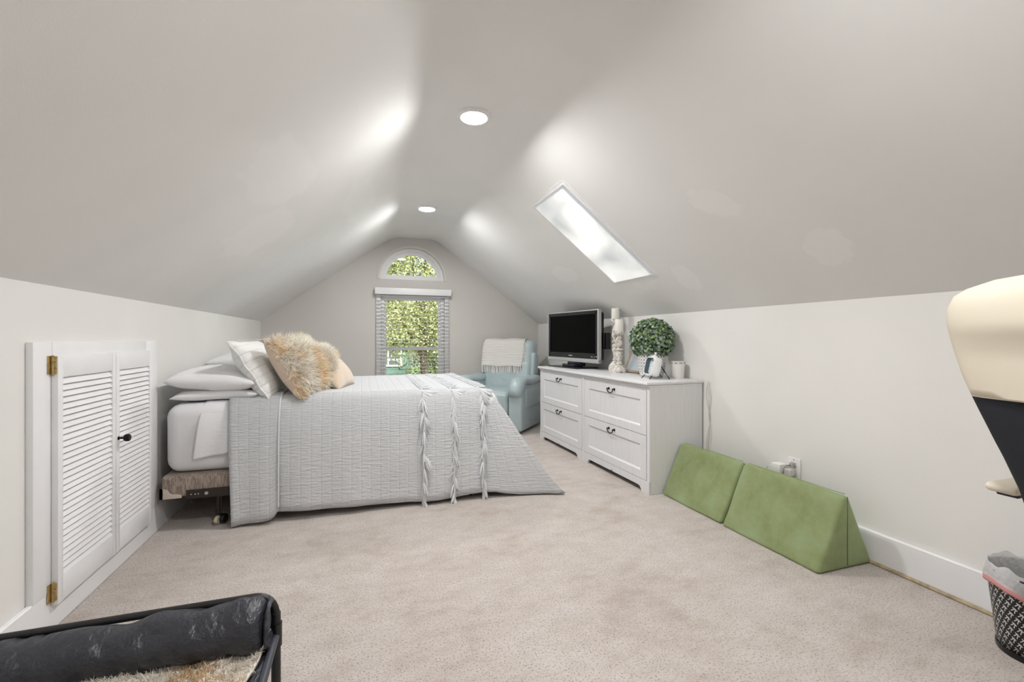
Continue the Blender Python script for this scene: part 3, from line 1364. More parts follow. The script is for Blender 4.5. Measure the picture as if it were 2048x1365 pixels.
# ---------------------------------------------------------------- pillows
def pillow_bm(w, h, t, n=34, pinch=.10, amp=.006, seed=0.0, p=2.4, ex=.55):
    b = B()

    def fn(sgn):
        def f(a, c):
            u, v = a * 2 - 1, c * 2 - 1
            x = w / 2 * u * (1 - pinch * (1 - v * v) * abs(u) ** 2)
            y = h / 2 * v * (1 - pinch * (1 - u * u) * abs(v) ** 2)
            th = t / 2 * max(0, (1 - abs(u) ** p)) ** ex * max(0, (1 - abs(v) ** p)) ** ex
            q = Vector((x, y, sgn * th))
            e = (1 - abs(u) ** 8) * (1 - abs(v) ** 8)
            return q + vn(q, 9, seed) * amp * e + vn(q, 3.5, seed + 5) * amp * 1.6 * e
        return f
    b.grid(fn(1), n, n)
    b.grid(fn(-1), n, n)
    bmesh.ops.remove_doubles(b.bm, verts=b.bm.verts, dist=5e-4)
    return b


def basis(c, e1, e2):
    e1 = Vector(e1).normalized()
    e2 = Vector(e2)
    e2 = (e2 - e1 * e2.dot(e1)).normalized()
    e3 = e1.cross(e2)
    return Matrix(((e1.x, e2.x, e3.x, c[0]), (e1.y, e2.y, e3.y, c[1]), (e1.z, e2.z, e3.z, c[2]), (0, 0, 0, 1)))


def pillow(name, label, cat, w, h, t, M, mat, group=None, pinch=.10, amp=.006, seed=0, p=2.4, ex=.55):
    o = pillow_bm(w, h, t, pinch=pinch, amp=amp, seed=seed, p=p, ex=ex).build(name, mat, None, angle=120)
    o.matrix_world = M
    if label:
        tag(o, label, cat, group)
    return o


def make_pillows():
    pillow('bed_pillow', 'flattened white pillow at the bottom of the near pillow stack', 'pillow', .69, .45, .088,
           basis((-.815, 3.40, .756), (0, 1, 0), (1, 0, .02)), M_PILLOW, 'white sleeping pillows', pinch=.07, p=3.2, ex=.45, amp=.010, seed=1)
    pillow('bed_pillow', 'plump white pillow on top of the near pillow stack', 'pillow', .72, .46, .135,
           basis((-.835, 3.40, .848), (0, 1, .03), (1, 0, -.06)), M_PILLOW, 'white sleeping pillows', pinch=.07, p=3.2, ex=.45, amp=.010, seed=2)
    pillow('bed_pillow', 'white pillow under another at the far head corner of the bed', 'pillow', .64, .42, .13,
           basis((-.86, 4.19, .785), (0, 1, 0), (1, 0, 0)), M_PILLOW, 'white sleeping pillows', pinch=.07, p=3.2, ex=.45, amp=.010, seed=3)
    pillow('bed_pillow', 'white pillow peeking out behind the quilted sham, near the left wall', 'pillow', .64, .42, .13,
           basis((-.885, 4.18, .912), (0, 1, 0), (1, 0, 0)), M_PILLOW, 'white sleeping pillows', pinch=.07, p=3.2, ex=.45, amp=.010, seed=4)
    s = pillow('sham_pillow', None, None, .66, .425, .17, basis((-.620, 3.39, .897), (.05, 1, 0), (-.52, 0, .85)), M_SHAM, seed=6, amp=.007, pinch=.05, p=3.0)
    tag(s, 'white quilted sham leaning against the stacked white pillows', 'pillow')
    e = B()
    pts = []
    n = 120
    for i in range(n):
        a = i / n * 4
        k = int(a)
        f = a - k
        u, v = [(-1 + 2 * f, -1), (1, -1 + 2 * f), (1 - 2 * f, 1), (-1, 1 - 2 * f)][k]
        pts.append(Vector((.33 * u * (1 - .05 * (1 - v * v)), .2125 * v * (1 - .05 * (1 - u * u)), .004 * math.sin(i * .6))))
    e.tube(pts, .0065, 6, closed=True)
    e.build('piping', M_SHAM, s)

    # fur-fronted pillows
    def furpillow(name, label, c, e1, e2, w, h, t, seed, region):
        M = basis(c, e1, e2)
        o = pillow(name, label, 'pillow', w, h, t, M, M_VELVET, 'fur-fronted beige cushions', pinch=.06, amp=.005, seed=seed)
        rg = np.random.default_rng(seed)
        n = 7200
        U = rg.uniform(-.98, .98, (n, 2))
        P, N = [], []
        for u, v in U:
            if not region(u, v):
                continue
            pu = 2.4
            x = w / 2 * u * (1 - .06 * (1 - v * v) * u * u)
            y = h / 2 * v * (1 - .06 * (1 - u * u) * v * v)
            th = t / 2 * (1 - abs(u) ** pu) ** .55 * (1 - abs(v) ** pu) ** .55
            nv = Vector((u * abs(u) * .9, v * abs(v) * .9, .75)).normalized()
            P.append((x, y, th - .004))
            N.append(tuple(nv))
        P = np.array(P)
        N = np.array(N)
        g = M.to_3x3().inverted() @ Vector((0, 0, -1))
        nz = np.array([noise.noise(Vector(p) * 9) for p in P])
        pick = np.where(nz + rg.normal(0, .12, len(P)) < -.13, 1, 0)
        f = strands('fur', P, N, .050, .0021, None, o, seed=seed, grav=0.0, spread=.35, segs=3, mats=[M_FUR, M_FURD], matpick=pick,
                    dirv=(g.x * .45, g.y * .45, g.z * .3), clump=.028)
        f['kind'] = 'stuff'
        return o
    # second (further) one first
    furpillow('fur_pillow', 'beige velvet cushion with a fur front, the further of two, slumped on the quilt',
              (-.225, 3.585, .885), (.22, .97, .0), (-.64, .10, .70), .44, .40, .17, 21,
              lambda u, v: v > .05 - .5 * (-u))
    furpillow('fur_pillow', 'large shaggy cream fur cushion leaning on the white quilted sham',
              (-.385, 3.285, .922), (.33, .93, .04), (-.50, .10, .86), .49, .435, .19, 22,
              lambda u, v: True)


make_pillows()


# ---------------------------------------------------------------- recliner
def soft(b, c, s, bev, seg=4, amp=.0, sc=4, seed=0.0, rot=None, cuts=4):
    t = B().box((0, 0, 0), s, bev, seg)
    bmesh.ops.subdivide_edges(t.bm, edges=[e for e in t.bm.edges if e.calc_length() > .12], cuts=cuts, use_grid_fill=True)
    if amp:
        displace(t.bm, amp, sc, seed)
    from mathutils import Euler
    M = Matrix.Translation(c) @ (Euler(rot).to_matrix().to_4x4() if rot else Matrix())
    t.bm.transform(M)
    me = bpy.data.meshes.new('t')
    t.bm.to_mesh(me)
    t.bm.free()
    b.bm.from_mesh(me)
    bpy.data.meshes.remove(me)
    return b


RC = (1.650, 5.375, 0)
RA = -math.asin(.66)


def recliner():
    t = thing('recliner', 'pale blue leather recliner armchair in the far corner', 'armchair', RC, RA)
    b = B()
    soft(b, (0, .0, .09), (.62, .64, .12), .02)
    b.box((0, -.02, .03), (.56, .60, .06), .005)
    b.build('base', M_LEATHER, t, angle=60)
    for s in (-1, 1):
        a = B()
        # arm body: rounded-top slab
        x0 = s * .36
        poly = []
        for (px, pz) in [(-.40, .035), (-.405, .30), (-.400, .46), (-.375, .530), (-.33, .558), (-.25, .565), (.10, .56), (.30, .545), (.315, .30), (.315, .035)]:
            poly.append((px, pz))
        a.prism(poly, x0 - .085, x0 + .085, axis='x', bev=.028)
        ao = a.build('arm', M_LEATHER, t, angle=60)
        # puffy pad rolled over the arm, with gathers
        p = B()
        pts, rs = [], []
        for i in range(15):
            u = i / 14
            y = -.415 + .74 * u
            z = .585 - .15 * max(0, (.22 - u) / .22) ** 1.7 + .012 * math.sin(u * 9)
            if u < .1:
                y += .015 * (1 - u / .1)
            pts.append(Vector((x0 + s * .004, y, z)))
            rs.append(.098 * (1 - .35 * max(0, (u - .75) / .25)) * (.78 + .22 * min(1, u / .12)) + .003 * math.sin(i * 2.4))
        p.tube(pts, rs, 20)
        for v in p.bm.verts:
            v.co.z = .585 + (v.co.z - .585) * .62 if v.co.y > -.30 else v.co.z
            v.co += vn(v.co, 11, 2.0 + s) * .006
        p.build('arm_pad', M_LEATHER, t, angle=90)
        # flap panel on the outer side
        q = B()
        soft(q, (s * .449, .02, .40), (.02, .60, .22), .009, 2)
        q.build('side_panel', M_LEATHER, t, angle=60)
    c = B()
    soft(c, (0, -.10, .40), (.53, .58, .17), .07, 5, .008, 5, 1.0)
    c.build('seat_cushion', M_LEATHER, t, angle=90)
    f = B()
    soft(f, (0, -.385, .335), (.54, .085, .26), .038, 4, .004, 5, 3.0)
    f.build('footrest', M_LEATHER, t, angle=90)
    f = B()
    soft(f, (0, -.365, .125), (.54, .05, .16), .02, 3)
    f.build('kick_panel', M_LEATHER, t, angle=90)
    bk = B()
    soft(bk, (0, .235, .60), (.66, .17, .46), .07, 5, .008, 5, 4.0, rot=(R(-14), 0, 0))
    bk.build('lumbar_cushion', M_LEATHER, t, angle=90)
    hd = B()
    soft(hd, (0, .335, .875), (.68, .20, .40), .085, 5, .010, 6, 5.0, rot=(R(-14), 0, 0), cuts=6)
    hd.build('backrest', M_LEATHER, t, angle=90)
    r = B()
    soft(r, (0, .365, .72), (.66, .05, .66), .02, 3, rot=(R(-14), 0, 0))
    r.build('back_shell', M_LEATHER, t, angle=90)
    for s in (-1, 1):
        wg = B()
        soft(wg, (s * .335, .30, .70), (.07, .17, .42), .03, 4, .004, 6, 7.0 + s, rot=(R(-14), 0, 0))
        wg.build('wing', M_LEATHER, t, angle=90)
    return t


recliner()


def throw():
    t = thing('throw_blanket', 'white ribbed knit throw with fringe over the back of the blue recliner', 'blanket', RC, RA)
    # path over the backrest in local y,z
    path = [(.160, .745), (.180, .80), (.203, .88), (.228, .97), (.250, 1.03), (.285, 1.078), (.345, 1.098), (.40, 1.094), (.440, 1.070), (.456, 1.02), (.456, .97), (.450, .92)]
    P = [Vector((0, a, c)) for a, c in path]
    Ls = [0]
    for a, c in zip(P, P[1:]):
        Ls.append(Ls[-1] + (c - a).length)

    def at(d):
        for i in range(len(P) - 1):
            if d <= Ls[i + 1] or i == len(P) - 2:
                f = (d - Ls[i]) / (Ls[i + 1] - Ls[i])
                return P[i].lerp(P[i + 1], f)
    T = Ls[-1]
    b = B()

    def fn(u, v):
        q = at(T * v).copy()
        q.x = -.345 + .56 * u + .02 * math.sin(v * 5) * (u - .5)
        q.y -= .006 * math.sin(u * 17 + v * 3) * (1 - v) + .006
        q.z += .004 * math.sin(u * 11)
        ed = max(0, (u - .93) / .07)
        q.y += .012 * ed
        return q
    b.grid(fn, 36, 34, lambda u, v: (u * .56, v * T))
    o = b.build('blanket_cloth', M_THROWR, t, angle=120)
    m = o.modifiers.new('thick', 'SOLIDIFY')
    m.thickness = .010
    r = random.Random(2)
    ms = []
    for sd in range(3):
        rr = random.Random(sd)
        s = B()
        s.lathe([(.004, .004), (.008, .0), (.006, -.008)], n=7)
        for k in range(4):
            dx = rr.uniform(-.005, .005)
            s.tube([(dx * .4, 0, 0), (dx, rr.uniform(-.003, .003), -.045), (dx * 1.3, 0, -.088 - rr.uniform(0, .012))], [.0062, .006, .0045], 5)
        oo = s.build('fringe_tassel', M_THROW)
        ms.append(oo.data)
        bpy.data.objects.remove(oo)
    for i in range(25):
        u = (i + .5) / 25
        q = fn(u, 0)
        oo = link('fringe_tassel', ms[i % 3], None, t)
        oo.location = q + Vector((0, -.006, .002))
        oo.rotation_euler = (R(r.uniform(4, 12)), R(r.uniform(-5, 5)), r.uniform(-.5, .5))
    for i in range(7):      # strands along the right edge
        q = fn(1.0, .06 + .07 * i)
        oo = link('fringe_tassel', ms[i % 3], None, t)
        oo.location = q + Vector((.004, -.004, 0))
        oo.rotation_euler = (R(8), R(-14 + r.uniform(-6, 6)), 0)


throw()


# ---------------------------------------------------------------- dresser
DR = -.024     # slight yaw against the wall


def dresser():
    cx, cy = 2.118, 3.643
    t = thing('dresser', 'long white wood-grain dresser with four paneled fronts under the television', 'dresser', (cx, cy, 0), R(1.35))
    W, D, H = 1.915, .475, .793
    x0, x1 = -D / 2, D / 2           # front at x0
    y0, y1 = -W / 2, W / 2
    fx = x0 + .012
    b = B()
    # end panels and middle partition run to the floor
    for ya, yb in ((y0, y0 + .032), (y1 - .032, y1)):
        b.b2(fx, x1, ya, yb, 0, .768, .002, 1)
    b.b2(fx + .004, x1, -.016, .016, .09, .768)
    b.b2(x1 - .012, x1 - .001, y0 + .032, y1 - .032, .06, .766)
    b.b2(fx + .02, x1 - .012, y0 + .032, y1 - .032, .070, .090)
    b.b2(fx + .001, x1 - .012, y0 + .032, y1 - .032, .731, .767)
    b.build('carcass', M_FURN, t, angle=30)
    tp = B()
    tp.box(((x0 - .018 + x1) / 2, 0, .7815), (D + .018, W + .02, .023), .006, 3)
    tp.box(((x0 + .0 + x1) / 2, 0, .761), (D - .004, W + .004, .020), .008, 3)
    tp.build('top', M_FURN, t, angle=35)
    # aprons with bracket feet, one under each half
    for s in (-1, 1):
        ya = y0 if s < 0 else .002
        yb = -.002 if s < 0 else y1
        m = (ya + yb) / 2
        h = (yb - ya) / 2
        top = .090
        pl = [(ya, 0), (ya + .090, 0), (ya + .094, .018), (ya + .108, .034), (ya + .13, .040), (m - .012, .040), (m - .004, .050), (m, .054), (m + .004, .050), (m + .012, .040),
              (yb - .13, .040), (yb - .108, .034), (yb - .094, .018), (yb - .090, 0), (yb, 0), (yb, top), (ya, top)]
        a = B()
        a.prism([(p[0], p[1]) for p in pl], fx - .0045, fx + .016, axis='x')
        a.build('apron', M_FURN, t, angle=30, smooth=False)
        # narrow stile between the halves
        st = B()
        if s < 0:
            st.b2(fx - .004, fx + .014, -.034, -.002, .09, .760, .001, 1)
        else:
            st.b2(fx - .004, fx + .014, .002, .010, .09, .760, .001, 1)
        st.build('stile', M_FURN, t, angle=30)
        da = ya + (.034 if s < 0 else .012)
        db = yb - (.036 if s < 0 else .034)
        for (za, zb) in ((.093, .408), (.412, .729)):
            f = B()
            px = fx - .004
            th = .018
            mar = .068
            f.b2(px, px + th, da, db, za, za + mar - .012)
            f.b2(px, px + th, da, db, zb - mar, zb)
            f.b2(px, px + th, da, da + mar, za + mar - .012, zb - mar)
            f.b2(px, px + th, db - mar, db, za + mar - .012, zb - mar)
            # bevelled moulding and sunk panel
            f.b2(px + .0108, px + th - .001, da + mar - .01, db - mar + .01, za + mar - .03, zb - mar + .01)
            iy0, iy1, iz0, iz1 = da + mar, db - mar, za + mar - .012, zb - mar
            g = .012
            vs = [f.bm.verts.new(p) for p in ((px + .001, iy0, iz0), (px + .001, iy1, iz0), (px + .001, iy1, iz1), (px + .001, iy0, iz1),
                                              (px + .0105, iy0 + g, iz0 + g), (px + .0105, iy1 - g, iz0 + g), (px + .0105, iy1 - g, iz1 - g), (px + .0105, iy0 + g, iz1 - g))]
            for k in range(4):
                f.bm.faces.new((vs[k], vs[(k + 1) % 4], vs[4 + (k + 1) % 4], vs[4 + k]))
            fo_ = f.build('drawer', M_FURN, t, angle=25, smooth=False)
            hd = B()
            hy, hz = (da + db) / 2, zb - .034
            for dy in (-.040, .040):
                hd.lathe([(.0105, 0), (.0105, .004), (.005, .006), (.005, .016), (.008, .019), (.003, .022)], n=12, M=Matrix.Translation((px, hy + dy, hz)) @ Matrix.Rotation(-PI / 2, 4, 'Y'))
            hd.tube([(px - .018, hy + .040 * math.cos(a_), hz - .030 * math.sin(a_) ** .8) for a_ in [PI * i / 12 for i in range(13)]], .0042, 8)
            hd.build('handle', M_DARK, fo_)
    return t


dresser()
ZD = .793


# ---------------------------------------------------------------- television
def tv():
    a = math.atan2(.14, .89)
    t = thing('television', 'black flat-screen television with silver edge standing on the dresser', 'television', (2.095, 4.25, ZD), a)
    W, zb, zt = .90, .064, .587
    # local: x = depth (front at -x), y = width
    b = B()
    b.box((.045, 0, (zb + zt) / 2), (.07, W - .06, zt - zb - .05), .02, 3)
    b.box((.085, 0, (zb + zt) / 2 - .02), (.06, W - .35, zt - zb - .2), .02, 3)
    b.build('back_casing', M_BLACKP, t)
    f = B()
    f.b2(-.022, .018, -W / 2, -W / 2 + .020, zb, zt, .005)
    f.b2(-.022, .018, W / 2 - .010, W / 2, zb, zt, .005)
    f.b2(-.022, .018, -W / 2, W / 2, zt - .011, zt, .004)
    f.b2(-.024, .018, -W / 2, W / 2, zb, zb + .040, .006)
    f.build('silver_frame', M_SILVER, t)
    z0, z1 = zb + .040, zt - .011
    g = B()
    g.b2(-.018, .012, -W / 2 + .018, W / 2 - .008, z0, z0 + .055, .002, 1)
    g.b2(-.018, .012, -W / 2 + .018, W / 2 - .008, z1 - .032, z1, .002, 1)
    g.b2(-.018, .012, -W / 2 + .018, -W / 2 + .052, z0, z1, .002, 1)
    g.b2(-.018, .012, W / 2 - .040, W / 2 - .008, z0, z1, .002, 1)
    g.build('bezel', M_BLACKP, t)
    B().b2(-.012, .0, -W / 2 + .04, W / 2 - .03, z0 + .04, z1 - .02).build('screen', M_SCREEN, t, smooth=False)
    k = B()
    for i in range(7):
        k.b2(-.0192, -.0178, .048 - i * .0095, .048 - i * .0095 - .0065, z0 + .020, z0 + .029)
    k.build('name_mark', M_MARK, t, smooth=False)
    k = B()
    for y, w_, h_ in ((-.33, .006, .008), (-.34, .005, .01), (-.352, .007, .006), (-.375, .008, .004), (-.388, .005, .006), (-.41, .009, .014)):
        k.b2(-.0192, -.0178, y, y - w_, z0 + .018, z0 + .018 + h_)
    k.build('feature_mark', M_MARK, t, smooth=False)
    n = B()
    n.b2(.0, .07, -.13, .10, .02, zb + .02, .006)
    n.b2(-.055, .06, -.10, .12, .012, .040, .008)
    n.build('stand_neck', simple('navy_gloss', (.012, .014, .024), .15), t)
    s = B()
    s.box((.03, .05, .0065), (.27, .54, .013), .004)
    s.build('stand_base', M_BLACKP, t)
    m = B()
    m.b2(.06, .12, -W / 2 + .02, -W / 2 - .012, .20, .36, .006)
    m.build('side_module', M_BLACKP, t)


tv()


# ---------------------------------------------------------------- candlesticks and candles
def candlestick(x, y, h, label, lab2, zc):
    t = thing('candlestick', label, 'candlestick', (x, y, ZD), 0, 'distressed whitewashed candlesticks')
    s = h / .37
    prof = [(.060, 0), (.066, .012), (.066, .028), (.058, .042), (.046, .055), (.036, .064), (.023, .072), (.030, .080), (.021, .090),
            (.021, .11), (.029, .14), (.035, .165), (.032, .185), (.018, .195), (.036, .203), (.036, .212), (.020, .220), (.019, .228),
            (.033, .245), (.035, .262), (.028, .30), (.017, .325), (.016, .333), (.038, .345), (.046, .352), (.047, .368), (.044, .370)]
    b = B().lathe([(r, z * s) for r, z in prof], n=32)
    for v in b.bm.verts:
        v.co += vn(v.co, 40, h * 9) * .0009
    b.build('turned_column', M_DISTRESS, t, angle=60)
    c = thing('pillar_candle', lab2, 'candle', (x, y, ZD + h), 0, 'ivory pillar candles')
    B().lathe([(.0375, 0), (.0385, .003), (.0385, zc - .004), (.036, zc), (.02, zc - .003), (.004, zc - .006)], n=32).build('wax', M_WAX, c, angle=50)
    B().tube([(0, 0, zc - .008), (.001, 0, zc + .006)], .0012, 5).build('wick', M_WICK, c)


candlestick(2.192, 3.515, .368, 'shorter distressed whitewash candlestick standing in front', 'ivory pillar candle on the shorter front candlestick', .108)
candlestick(2.262, 3.69, .487, 'taller distressed whitewash candlestick standing behind', 'ivory pillar candle on the taller rear candlestick', .100)


# ---------------------------------------------------------------- photo frame leaning on the wall
def photo():
    y0, y1 = 3.30, 3.525
    H = .255
    th = math.asin((2.362 - 2.255) / H)
    t = thing('picture_frame', 'small wooden picture frame leaning behind the candlesticks and plant', 'picture frame', (2.255, (y0 + y1) / 2, ZD), R(2))
    M = Matrix.Translation((0, 0, .006)) @ Matrix.Rotation(th, 4, 'Y')
    w = (y1 - y0) / 2
    f = B()
    f.b2(-.008, .010, -w, -w + .020, 0, H, .002)
    f.b2(-.008, .010, w - .020, w, 0, H, .002)
    f.b2(-.008, .010, -w, w, 0, .020, .002)
    f.b2(-.008, .010, -w, w, H - .020, H, .002)
    f.xf(M).build('wood_border', M_WOOD, t)
    k = NT('beach_print')
    v = k.coord()
    sp = k.n('SeparateXYZ')
    k.l(v, sp.inputs[0])
    nz = k.noise(v, 14, 2)
    mr = k.n('MapRange')
    mr.inputs['From Min'].default_value = .0
    mr.inputs['From Max'].default_value = .25
    k.l(k.math('ADD', sp.outputs[2], k.math('MULTIPLY', nz, .04)), mr.inputs['Value'])
    k.l(k.ramp(mr.outputs[0], [(.12, (.50, .47, .42)), (.3, (.47, .56, .62)), (.55, (.55, .58, .60)), (.8, (.42, .46, .48))]), k.b.inputs['Base Color'])
    k.b.inputs['Roughness'].default_value = .25
    p = B().b2(-.004, .004, -w + .015, w - .015, .015, H - .015)
    p.xf(M).build('print', k.m, t, smooth=False)
    q = B()
    q.b2(-.0048, -.0040, -.075, -.062, .115, .205)
    q.b2(-.0048, -.0040, -.050, -.040, .125, .200)
    q.xf(M).build('printed_figures', simple('print_rust', (.45, .24, .15), .5), t, smooth=False)


photo()


# ---------------------------------------------------------------- plant
def plant():
    x, y = 2.195, 3.045
    t = thing('potted_plant', 'round clipped eucalyptus ball plant in a patterned white pot', 'plant', (x, y, ZD))
    k = NT('ogee_pot')
    tc = k.n('TexCoord')
    mp = k.n('Mapping')
    mp.inputs['Scale'].default_value = (12, 4, 1)
    k.l(tc.outputs['UV'], mp.inputs['Vector'])
    sp = k.n('SeparateXYZ')
    k.l(mp.outputs[0], sp.inputs[0])
    sx = k.math('SINE', k.math('MULTIPLY', sp.outputs[0], 2 * PI))
    sy = k.math('SINE', k.math('MULTIPLY', sp.outputs[1], 2 * PI))
    v_ = k.math('ABSOLUTE', k.math('ADD', sx, sy))
    w_ = k.math('ABSOLUTE', k.math('SUBTRACT', sx, sy))
    mn = k.math('MINIMUM', v_, w_)
    k.l(k.ramp(mn, [(.16, (.20, .19, .20)), (.26, (.80, .79, .78))]), k.b.inputs['Base Color'])
    k.b.inputs['Roughness'].default_value = .45
    prof = [(.066, 0), (.082, .006), (.093, .03), (.103, .07), (.107, .12), (.104, .17), (.098, .20), (.090, .20), (.090, .17)]
    b = B()
    n = 36

    def f(u, v):
        i = v * (len(prof) - 1)
        j = min(int(i), len(prof) - 2)
        fr = i - j
        r = prof[j][0] + (prof[j + 1][0] - prof[j][0]) * fr
        z = prof[j][1] + (prof[j + 1][1] - prof[j][1]) * fr
        return Vector((r * math.cos(2 * PI * u), r * math.sin(2 * PI * u), z))
    b.grid(f, n, len(prof), lambda u, v: (u, f(0, v).z / .2))
    b.bm.faces.new([b.bm.verts.new((.066 * math.cos(2 * PI * q / 24), .066 * math.sin(2 * PI * q / 24), .0)) for q in range(24)])
    b.build('pot', k.m, t, angle=60, recalc=False)
    B().lathe([(.064, 0), (.078, .001), (.090, .020), (.0965, .036), (.0955, .037)], n=36, cap=False).build('pot_foot', M_CERAM, t)
    B().lathe([(.089, .185), (.05, .19), (.002, .192)], n=24, cap=False).build('soil', M_BARK, t)
    rg = np.random.default_rng(3)
    C = np.array([0, 0, .300])
    n = 2300
    d = rg.normal(0, 1, (n, 3))
    d /= np.linalg.norm(d, axis=1)[:, None]
    d = d[~((d[:, 2] < -.80))]
    n = len(d)
    rad = .172 * rg.uniform(.80, 1.02, n) ** 1.0
    bumps = np.array([noise.noise(Vector(v) * 3.2) for v in d])
    P = C + d * (rad * (1 + .06 * bumps))[:, None] * np.array([1, 1, .96])
    S = .0105 * rg.uniform(.7, 1.25, n)
    N = d + rg.normal(0, .55, (n, 3))
    N /= np.linalg.norm(N, axis=1)[:, None]
    T = np.cross(N, rg.normal(0, 1, (n, 3)))
    T /= np.linalg.norm(T, axis=1)[:, None]
    Bv = np.cross(N, T)
    # rounded hexagonal leaf, cupped
    ring = [(1.15, 0), (.55, .85), (-.5, .8), (-1.0, 0), (-.5, -.8), (.55, -.85)]
    V = []
    for (a, c) in ring:
        V.append(P + (T * a + Bv * c) * S[:, None] + N * (.35 * abs(c) * S)[:, None])
    V = np.stack(V, 1).reshape(-1, 3)
    F = (np.arange(n) * 6)[:, None] + np.arange(6)[None, :]
    me = np_mesh('foliage', V, F)
    cols = [(.10, .17, .095), (.17, .27, .17), (.25, .36, .12), (.30, .38, .36), (.34, .42, .28)]
    for i, c in enumerate(cols):
        me.materials.append(simple('eucalyptus_%s' % ['dark', 'mid', 'lime', 'blue', 'pale'][i], c, .5))
    me.polygons.foreach_set('material_index', rg.choice(5, n, p=[.22, .30, .16, .16, .16]).astype(np.int32))
    o = link('foliage', me, None, t)
    o['kind'] = 'stuff'
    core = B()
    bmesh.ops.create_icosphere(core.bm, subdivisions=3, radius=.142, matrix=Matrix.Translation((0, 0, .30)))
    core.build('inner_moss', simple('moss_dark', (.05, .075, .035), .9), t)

plant()


# ---------------------------------------------------------------- retro clock
def clock():
    x, y = 2.038, 2.885
    t = thing('table_clock', 'small white retro clock on black hairpin legs before the plant', 'clock', (x, y, ZD), R(-10))
    lean = R(13)
    M = Matrix.Translation((0, 0, .030)) @ Matrix.Rotation(lean, 4, 'Y')
    W, H, D = .150, .145, .062
    # body: rounded slab, front open recess toward -x

    def rr(w, h, r, n=6):
        pts = []
        for (cx_, cz_, a0) in ((w / 2 - r, h / 2 - r, 0), (-w / 2 + r, h / 2 - r, 90), (-w / 2 + r, -h / 2 + r, 180), (w / 2 - r, -h / 2 + r, 270)):
            for i in range(n + 1):
                a = R(a0 + 90 * i / n)
                pts.append((cx_ + r * math.cos(a), cz_ + r * math.sin(a) + H / 2))
        return pts
    b = B()
    o1, i1, i2 = rr(W, H, .038), rr(W - .022, H - .022, .030), rr(W - .03, H - .03, .027)
    o0 = rr(W - .008, H - .008, .036)
    loops = [(o0, D), (o1, D - .006), (o1, .006), (o0, 0), (i1, .0), (i2, .034)]
    rings = []
    for poly, d in loops:
        rings.append([b.bm.verts.new((d, p[0], p[1])) for p in poly])
    n = len(o1)
    matidx = []
    for k, (ra, rb) in enumerate(zip(rings, rings[1:])):
        for i in range(n):
            f = b.bm.faces.new((ra[i], ra[(i + 1) % n], rb[(i + 1) % n], rb[i]))
            if k == 4:
                f.material_index = 1
    b.bm.faces.new(rings[0])
    b.xf(M).build('body', None, t, angle=50, mats=[simple('clock_white', (.84, .84, .83), .35), simple('teal_recess', (.085, .135, .16), .4)])
    dl = B()
    dl.prism([(p[0], p[1]) for p in i2], .033, .036, axis='x')
    dl.xf(M).build('dial', simple('dial_white', (.78, .80, .82), .5), t, smooth=False)
    hd = B()
    hd.box((.0322, .0, H / 2 + .02), (.001, .003, .045), rot=(R(12), 0, 0))
    hd.box((.0322, -.014, H / 2 - .006), (.001, .032, .003), rot=(R(20), 0, 0))
    for i in range(12):
        a = 2 * PI * i / 12
        hd.box((.0325, .050 * math.cos(a), H / 2 + .046 * math.sin(a)), (.0008, .006, .006), rot=(a, 0, 0))
    hd.xf(M).build('hands_and_marks', simple('slate_print', (.10, .13, .16), .5), t, smooth=False)
    kb = B().lathe([(.026, 0), (.024, .006), (.016, .013), (.008, .017), (.005, .022), (.009, .028), (.0095, .034), (.005, .040), (.001, .041)], c=(D / 2, 0, H - .002), n=20)
    kb.xf(M).build('top_knob', M_CERAM, t)
    for s in (-1, 1):
        f = B()
        yy = s * .055
        f.tube([M @ Vector((.012, yy - .010, .004)), (-.012, yy + s * .012, .002), (-.012, yy + s * .014, .002), M @ Vector((.012, yy + .010, .004))], .002, 6)
        f.build('front_leg', M_DARK, t)
        g = B()
        g.tube([M @ Vector((D - .004, yy - .012, .095)), (.150, yy + s * .0, .002), (.152, yy + s * .004, .002), M @ Vector((D - .004, yy + .012, .095))], .002, 6)
        g.build('rear_leg', M_DARK, t)


clock()

cj = thing('candle_jar', 'cream cylindrical candle jar with silver rim at the dresser end', 'candle', (2.310, 2.872, ZD))
B().lathe([(.040, 0), (.042, .003), (.0505, .125), (.0505, .130), (.047, .130), (.044, .112), (.002, .110)], n=32, cap=True).build('jar', M_CERAM, cj, angle=40)
b = B()
for i in range(9):
    a0 = 2 * PI * i / 9
    pts = [a0 + .45 * q / 4 for q in range(5)]
    vs0 = [b.bm.verts.new((.0502 * math.cos(a), .0502 * math.sin(a), .114)) for a in pts]
    vs1 = [b.bm.verts.new((.0509 * math.cos(a), .0509 * math.sin(a), .124)) for a in pts]
    for q in range(4):
        b.bm.faces.new((vs0[q], vs0[q + 1], vs1[q + 1], vs1[q]))
bo = b.build('rim_pattern', simple('pewter_print', (.42, .41, .40), .4, .4), cj)
sm_ = bo.modifiers.new('thick', 'SOLIDIFY')
sm_.thickness = .001
sm_.offset = 1

# cables behind the dresser
for i, (dy, label) in enumerate(((0, 'pale cable hanging behind the dresser, nearer the end panel'), (-.012, 'second pale cable looping down behind the dresser end'))):
    pts = []
    for k in range(26):
        z = .785 - .755 * k / 25
        pts.append((2.378 - .006 * math.sin(k * .5 + i), 2.632 + dy + .012 * math.sin(k * (.55 + .2 * i) + i * 2), z))
    pts.append((2.362, 2.70, .012))
    o = B().tube(pts, .003, 6).build('power_cable', M_CABLE, None, origin=(2.37, 2.63, 0))
    tag(o, label, 'cable', 'cables behind the dresser')


